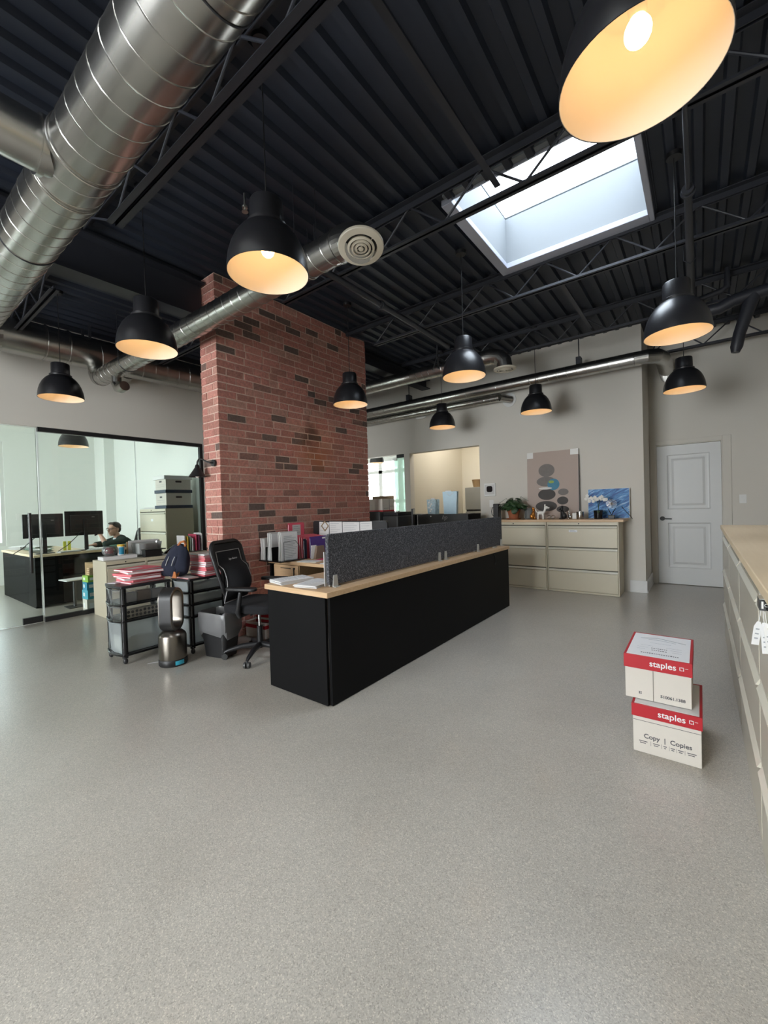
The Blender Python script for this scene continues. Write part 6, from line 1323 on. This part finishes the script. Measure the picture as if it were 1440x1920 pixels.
def monitor(label, x, y0, y1, z0, z1, rz=0.0, stand=True):
    t = thing('monitor', label, 'monitor', (x, (y0+y1)/2, 0.7525), rz, 'monitors on the office desk'); h0, h1 = z0-0.7525, z1-0.7525; hw = (y1-y0)/2
    b = MB(); b.box(-0.012, -hw, h0, 0.008, hw, h1); b.box(0.008, -hw*0.75, h0+0.05, 0.032, hw*0.75, h1-0.06); b.build('housing', M_blackp, t, bevel=0.006)
    b = MB(); b.box(-0.0132, -hw+0.008, h0+0.012, -0.0122, hw-0.008, h1-0.008); b.build('screen', M_screen, t)
    b = MB(); b.box(0.033, -0.025, 0.011, 0.055, 0.025, h1-0.12); b.box(-0.06, -0.11, 0.0005, 0.09, 0.11, 0.010); b.build('stand', M_blackp, t, bevel=0.003)
    b = MB(); b.box(0.0325, hw*0.35, h1-0.10, 0.0332, hw*0.5, h1-0.092); b.build('badge', M_pipe, t)
    b = MB(); b.tube([(0.034, -0.05, h0+0.08), (0.06, -0.12, h0), (0.06, -0.25, 0.10), (0.03, -0.36, 0.02)], 0.005, 6); b.build('cable', M_black, t)
monitor('left monitor of the pair seen from behind in the office', -7.62, 1.56, 2.03, 0.985, 1.33, -0.05); monitor('right monitor of the pair, next to the man', -7.62, 2.045, 2.56, 0.985, 1.36, 0.06)
for i, (x, y, rz, n, lab, m) in enumerate(((-8.55, 1.95, 0.2, 14, 'tall untidy pile of papers at the far left of office desk', M_paper), (-8.05, 1.85, -0.3, 9, 'untidy pile of green-edged papers behind the pull handle', M_paper2), (-7.72, 2.68, 0.5, 6, 'papers by the man on the office desk', M_paper), (-7.55, 2.36, -0.2, 5, 'low papers on the office desk front edge', M_paper), (-7.58, 2.78, 0.1, 10, 'dark pile of papers beside the man', mat('dark_green_card', (0.03, 0.10, 0.07), 0.7)))):
    if n and i not in (2, 3): flat_papers('paper_pile', lab, 'papers', x, y, 0.7525, 0.30 if i < 2 else 0.2, 0.22, rz, n*2, m, mat('green_sheet', (0.10, 0.22, 0.15), 0.8), spread=0.03)
    elif n: flat_papers('paper_pile', lab, 'papers', x+0.08 if i == 3 else x+0.06, y+0.02 if i == 3 else y-0.14, 0.7525, 0.10, 0.20, rz, n, m, spread=0.01)
flat_papers('paper_pile', 'mixed white and green papers at the far end of office desk', 'papers', -9.02, 1.86, 0.7525, 0.32, 0.26, 0.3, 26, M_paper, M_paper2, spread=0.03)
flat_papers('paper_pile', 'loose papers on the desk between the two monitor stands', 'papers', -7.49, 2.06, 0.7525, 0.14, 0.26, 0.05, 8, M_paper2, M_paper, spread=0.012)
t = thing('sticky_notes', 'two bright yellow notes standing on the office desk', 'sticky notes', (-7.95, 2.16, 0.7525)); 
for y in (-0.03, 0.03):
    b = MB(); b.box(-0.01, y-0.02, 0, 0.0, y+0.02, 0.14); b.build('note_pad', mat('neon_yellow', (0.72, 0.78, 0.10), 0.6), t)
t = lateral('office_file', 'tall beige four-drawer file cabinet inside the office', 0.914, 0.45, 1.36, (-7.54, 3.075, 0), 0, M_beige, 4)
for i in range(4):
    b = MB(); zc_ = 0.22+0.32*i; b.box(0.41, -0.0015, zc_-0.02, 0.49, -0.0002, zc_+0.02); b.build('label_frame', M_paper, t)
def bankers(label, z, lidwhite):
    t = thing('archive_box', label, 'box', (-6.83, 3.31, z), 0, 'archive boxes on the office file cabinet'); 
    b = MB(); b.box(-0.175, -0.20, 0.0505, 0.175, 0.20, 0.245); b.build('box_body', M_carton, t, bevel=0.003)
    b = MB(); b.box(-0.19, -0.215, 0.0, 0.19, 0.215, 0.05); b.build('blue_tray_lid', M_bluelid, t, bevel=0.003)
    b = MB(); b.prism([(-0.04, 0.17), (0.04, 0.17), (0.04, 0.195), (-0.04, 0.195)], -0.2012, -0.2005, 'y'); b.build('hand_hole', M_black, t)
    b = MB(); b.prism(rrect(-0.05, 0.165, 0.05, 0.195, 0.012), 0.1755, 0.1762, 'x'); b.build('side_hole', M_black, t)
    b = MB(); b.box(-0.12, -0.2012, 0.13, 0.12, -0.2005, 0.134); b.box(-0.12, -0.2012, 0.10, 0.12, -0.2005, 0.104); b.build('printed_lines', M_inkg, t)
    if lidwhite:
        b = MB(); b.box(-0.195, -0.23, 0.215, 0.195, 0.22, 0.275); b.build('white_lid', M_paper, t, bevel=0.004)
bankers('lower archive box with dark blue tray on the office file cabinet', 1.3605, False); bankers('upper white-lidded archive box stacked in the office', 1.6065, True)
flat_papers('binder_papers', 'flat white papers on the left of the office file cabinet', 'papers', -7.28, 3.28, 1.3603, 0.42, 0.30, 0.0, 14, M_paper, spread=0.006)
# PC tower and cables
t = thing('computer_tower', 'dark computer tower standing under the office desk', 'computer', (-7.60, 2.14, 0), PI/2); b = MB(); b.box(-0.20, -0.085, 0.012, 0.20, 0.085, 0.40); b.build('case', M_greycab, t, bevel=0.006)
for x in (-0.16, 0.16):
    b = MB(); b.box(x-0.02, -0.07, 0.001, x+0.02, 0.07, 0.012); b.build('foot', M_black, t)
b = MB(); b.tube([(0.20, 0.02, 0.30), (0.26, 0.0, 0.22), (0.28, 0.08, 0.06), (0.24, 0.16, 0.012), (0.10, 0.24, 0.008)], 0.006, 6); b.build('cable', M_black, t)
t = thing('shredder_bin', 'grey black plastic bin under the office desk', 'bin', (-7.60, 2.66, 0)); b = MB(); b.box(-0.13, -0.12, 0.002, 0.13, 0.12, 0.40); b.build('bin_body', M_greycab, t, bevel=0.012); b = MB(); b.box(-0.14, -0.13, 0.401, 0.14, 0.13, 0.45); b.build('lid', M_black, t, bevel=0.008)
t = thing('tan_bookcase', 'small tan wooden bookcase behind the stacked cartons in office', 'bookcase', (-6.83, 2.23, 0)); o = T(t); b = MB(); b.xf = o
for q in ((-7.00, 2.10, 0.002, -6.66, 2.118, 0.62), (-7.00, 2.34, 0.002, -6.66, 2.358, 0.62), (-7.00, 2.118, 0.602, -6.66, 2.34, 0.62), (-7.00, 2.118, 0.002, -6.66, 2.34, 0.03), (-7.00, 2.118, 0.30, -6.66, 2.34, 0.316), (-7.00, 2.118, 0.03, -6.985, 2.34, 0.60)): b.box(*q)
b.build('carcass', M_tan, t)
b = MB(); b.box(-0.13, -0.14, 0, 0.13, 0.14, 0.012); sh = b.build('white_shelf_board', M_paper, None); sh.location = (-7.08, 1.99, 0.385); sh.rotation_euler = (0, 0, 0.1); tag(sh, 'white board lying out beside the stacked cartons', 'board')
b = MB(); b.cyl((0, 0, 0.002), (0, 0, 0.372), 0.02, n=12); b.box(-0.12, -0.1, 0.002, 0.12, 0.1, 0.01); b.box(-0.10, -0.1, 0.372, 0.10, 0.1, 0.3845); sh = b.build('board_stand', M_greycab, None); sh.location = (-7.08, 1.99, 0); tag(sh, 'low dark stand under the white board', 'stand')
z = 0.001
for i, (m, h, w_, lab) in enumerate(((M_carton, 0.17, 0.13, 'white carton at the bottom of stack behind office glass'), (mat('turquoise_carton', (0.05, 0.36, 0.48), 0.55, var=0.2), 0.12, 0.125, 'turquoise carton second from bottom behind office glass'), (M_blue, 0.105, 0.12, 'deep blue carton third from bottom behind office glass'), (M_lime, 0.085, 0.11, 'lime green carton topping the stack behind office glass'))):
    t = thing('stacked_carton', lab, 'carton', (-6.57, 2.02, z), 0.1*(i % 2)); b = MB(); b.box(-0.08, -w_/2, 0, 0.08, w_/2, h); b.build('carton_body', m, t, bevel=0.002)
    b = MB(); b.box(0.0802, -w_*0.3, h*0.3, 0.0808, w_*0.1, h*0.7); b.box(-0.05, -w_/2-0.0008, h*0.3, 0.0, -w_/2-0.0002, h*0.7); b.build('printed_panel', M_paper, t, smooth=0); z += h+0.001
t = thing('snack_bags', 'orange-white paper bags on the lime carton', 'bags', (-6.57, 2.03, z))
b = MB()
for i in range(4): b.box(-0.05+0.004*i, -0.03, 0.026*i, 0.05+0.003*i, 0.03, 0.026*i+0.020)
b.build('bag_pile', mat('striped_paper_bag', (0.62, 0.42, 0.26), 0.7, var=0.6, scale=40), t, bevel=0.006)

# ---------------- the man at the office desk (one continuous body, clothing as children)
t = thing('person', 'person in dark fleece and glasses seated behind the office desk, hand at chin', 'person', (-8.1, 3.05, 0)); o = T(t)
HX, HY, HZ = -8.10, 2.80, 1.035
HR = o @ Matrix.Translation((HX, HY, HZ)) @ Matrix.Rotation(0.42, 4, 'Z') @ Matrix.Translation((-HX, -HY, -HZ))
b = MB(); b.xf = HR
b.ball((HX, HY+0.018, HZ+0.03), (0.074, 0.095, 0.090), 24)              # cranium
b.ball((HX, HY-0.028, HZ-0.025), (0.060, 0.068, 0.085), 24)             # face
b.ball((HX, HY-0.048, HZ-0.085), (0.040, 0.040, 0.030), 16)             # chin
b.ball((HX, HY-0.02, HZ-0.07), (0.054, 0.052, 0.036), 16)               # jaw
b.tube([(HX, HY-0.088, HZ+0.012), (HX, HY-0.108, HZ-0.022), (HX, HY-0.098, HZ-0.034)], [0.009, 0.014, 0.012], 10)   # nose
for s in (-1, 1):
    b.ball((HX+s*0.028, HY-0.088, HZ+0.028), (0.024, 0.010, 0.008), 12)   # brow
    b.ball((HX+s*0.033, HY-0.070, HZ-0.018), (0.022, 0.022, 0.018), 12)   # cheek
    b.ball((HX+s*0.074, HY+0.012, HZ-0.008), (0.011, 0.020, 0.031), 12)   # ear
b.ball((HX, HY-0.092, HZ-0.055), (0.024, 0.010, 0.007), 12); b.ball((HX, HY-0.090, HZ-0.066), (0.022, 0.011, 0.007), 12)   # lips
b.xf = o
b.tube([(HX, HY+0.015, HZ-0.04), (HX, HY+0.05, HZ-0.13), (HX, HY+0.085, HZ-0.19)], [0.050, 0.052, 0.062], 18)     # neck
b.tube([(HX, 2.885, 0.83), (HX, 2.93, 0.74), (HX, 3.0, 0.62), (HX, 3.06, 0.50)], [0.12, 0.15, 0.145, 0.15], 20)      # trunk
SH = {1: Vector((HX+0.175, 2.875, 0.83)), -1: Vector((HX-0.175, 2.875, 0.83))}
EL = {1: Vector((HX+0.17, 2.62, 0.79)), -1: Vector((HX-0.15, 2.66, 0.785))}
WR = {1: Vector((HX+0.075, 2.58, 0.935)), -1: Vector((HX-0.02, 2.50, 0.79))}
for s in (1, -1):
    b.tube([(HX, 2.90, 0.84), SH[s]], [0.09, 0.062], 16); b.ball(SH[s], 0.062, 14)
    b.tube([SH[s], SH[s].lerp(EL[s], 0.5), EL[s]], [0.056, 0.049, 0.042], 14); b.ball(EL[s], 0.042, 12)
    b.tube([EL[s], EL[s].lerp(WR[s], 0.35), WR[s]], [0.042, 0.041, 0.027], 14); b.ball(WR[s], 0.027, 12)
    b.tube([(HX+s*0.08, 3.04, 0.49), (HX+s*0.10, 2.80, 0.53), (HX+s*0.10, 2.62, 0.52)], [0.085, 0.075, 0.058], 14); b.ball((HX+s*0.10, 2.62, 0.52), 0.058, 12)
    b.tube([(HX+s*0.10, 2.62, 0.52), (HX+s*0.10, 2.60, 0.30), (HX+s*0.10, 2.62, 0.09)], [0.056, 0.052, 0.035], 14)
    b.tube([(HX+s*0.10, 2.65, 0.045), (HX+s*0.10, 2.54, 0.04), (HX+s*0.10, 2.44, 0.03)], [0.042, 0.042, 0.028], 12)
def hand(b, w0, palm_dir, side, curl, flip=1):
    d = Vector(palm_dir).normalized(); s = Vector(side).normalized(); n = d.cross(s)*flip
    pc = w0+d*0.055
    for k_ in range(4):
        u = -0.027+0.018*k_; b.tube([w0+s*u*0.5, w0+d*0.05+s*u, w0+d*0.088+s*u], [0.016, 0.014, 0.011], 10)
        L_ = (0.060, 0.072, 0.068, 0.052)[k_]; p = w0+d*0.088+s*u; a = 0.0; pts = [p]
        for q in range(3): a += curl; p = p+(d*math.cos(a)+n*math.sin(a))*(L_/2.2 if q == 0 else L_/3); pts.append(p)
        b.tube(pts, [0.0095, 0.0088, 0.0082, 0.0065], 8)
    p = w0+d*0.03-s*0.03; b.tube([w0+d*0.012-s*0.012, p, p+d*0.028-s*0.016+n*0.012, p+d*0.052-s*0.014+n*0.022], [0.014, 0.012, 0.0105, 0.008], 10)
hand(b, WR[1], (-0.30, -0.10, 0.42), (0.4, -0.9, 0.1), 0.62, 1); hand(b, WR[-1], (0.35, -0.9, 0.0), (0.9, 0.35, 0), 0.25, -1)
body = b.build('body', M_skin, t, smooth=0)
rm = body.modifiers.new('fuse', 'REMESH'); rm.mode = 'VOXEL'; rm.voxel_size = 0.0065; rm.use_smooth_shade = True
sm = body.modifiers.new('smooth', 'SMOOTH'); sm.factor = 0.4; sm.iterations = 3
b = MB(); b.xf = o
b.tube([(HX, 2.875, 0.875), (HX, 2.885, 0.83), (HX, 2.93, 0.74), (HX, 3.0, 0.62), (HX, 3.06, 0.50)], [0.085, 0.135, 0.165, 0.158, 0.165], 20)
for s in (1, -1):
    b.tube([(HX, 2.90, 0.84), SH[s]], [0.10, 0.075], 16); b.ball(SH[s], 0.075, 14)
    b.tube([SH[s], SH[s].lerp(EL[s], 0.5), EL[s]], [0.068, 0.060, 0.053], 14); b.ball(EL[s], 0.053, 12)
    e = EL[s].lerp(WR[s], 0.30 if s == 1 else 0.8); b.tube([EL[s], e], [0.053, 0.047], 14)
j = b.build('fleece_jacket', M_jacket, t, smooth=0); rm = j.modifiers.new('fuse', 'REMESH'); rm.mode = 'VOXEL'; rm.voxel_size = 0.010; rm.use_smooth_shade = True
b = MB(); b.xf = o; b.tube([(HX, 2.862, 0.865), (HX, 2.858, 0.893)], [0.074, 0.069], 20, caps=False); b.build('shirt_collar', M_shirt, t)
b = MB(); b.xf = o
for s in (1, -1):
    b.tube([(HX+s*0.08, 3.05, 0.485), (HX+s*0.10, 2.80, 0.53), (HX+s*0.10, 2.62, 0.52), (HX+s*0.10, 2.60, 0.30), (HX+s*0.10, 2.62, 0.08)], [0.10, 0.088, 0.07, 0.066, 0.055], 14)
b.ball((HX, 3.06, 0.49), (0.17, 0.12, 0.09), 16); j = b.build('trousers', M_navy, t, smooth=0); rm = j.modifiers.new('fuse', 'REMESH'); rm.mode = 'VOXEL'; rm.voxel_size = 0.012; rm.use_smooth_shade = True
b = MB(); b.xf = HR
b.ball((HX, HY+0.030, HZ+0.052), (0.083, 0.095, 0.078), 24); b.ball((HX, HY+0.06, HZ+0.0), (0.072, 0.060, 0.075), 20)
for i in range(9): a = -0.9+0.225*i; b.tube([(HX+0.055*math.sin(a), HY-0.02, HZ+0.105), (HX+0.060*math.sin(a), HY-0.048, HZ+0.104), (HX+0.062*math.sin(a)+0.006, HY-0.066, HZ+0.092)], [0.020, 0.012, 0.006], 8)
j = b.build('hair', M_hair, t, smooth=0); rm = j.modifiers.new('fuse', 'REMESH'); rm.mode = 'VOXEL'; rm.voxel_size = 0.006; rm.use_smooth_shade = True
b = MB(); b.xf = HR
for s in (-1, 1):
    b.tube([(HX+s*0.032+0.025*math.cos(a), HY-0.100+0.004*abs(math.cos(a)), HZ+0.006+0.018*math.sin(a)) for a in [2*PI*i/16 for i in range(16)]], 0.0028, 6, closed=True)
    b.tube([(HX+s*0.057, HY-0.096, HZ+0.012), (HX+s*0.077, HY-0.05, HZ+0.014), (HX+s*0.080, HY+0.015, HZ+0.012)], 0.0026, 6)
b.tube([(HX-0.008, HY-0.104, HZ+0.010), (HX+0.008, HY-0.104, HZ+0.010)], 0.0026, 6); b.build('glasses', M_black, t)
for s in (-1, 1):
    b = MB(); b.xf = HR; b.ball((HX+s*0.030, HY-0.080, HZ+0.007), (0.011, 0.008, 0.0048), 12); e = b.build('eye', M_white, t); b = MB(); b.xf = HR; b.ball((HX+s*0.031, HY-0.088, HZ+0.007), (0.005, 0.003, 0.005), 10); b.build('iris', M_hair, e)
b = MB(); b.xf = Matrix.Translation((HX+0.035, 2.565, 0.985)) @ Matrix.Rotation(0.5, 4, 'X'); b.box(-0.008, -0.075, -0.012, 0.008, 0.065, 0.012)
t.location.y += 0.075
ph = b.build('mobile_phone', M_blackgloss, None, bevel=0.004); ph.location.y += 0.075; tag(ph, 'black phone held at the mouth of the seated person', 'phone')
t = thing('office_chair', 'dark office chair under the seated person in the office', 'office chair', (-8.1, 3.02, 0), -PI/2)
chair_parts(t, cushion=False)
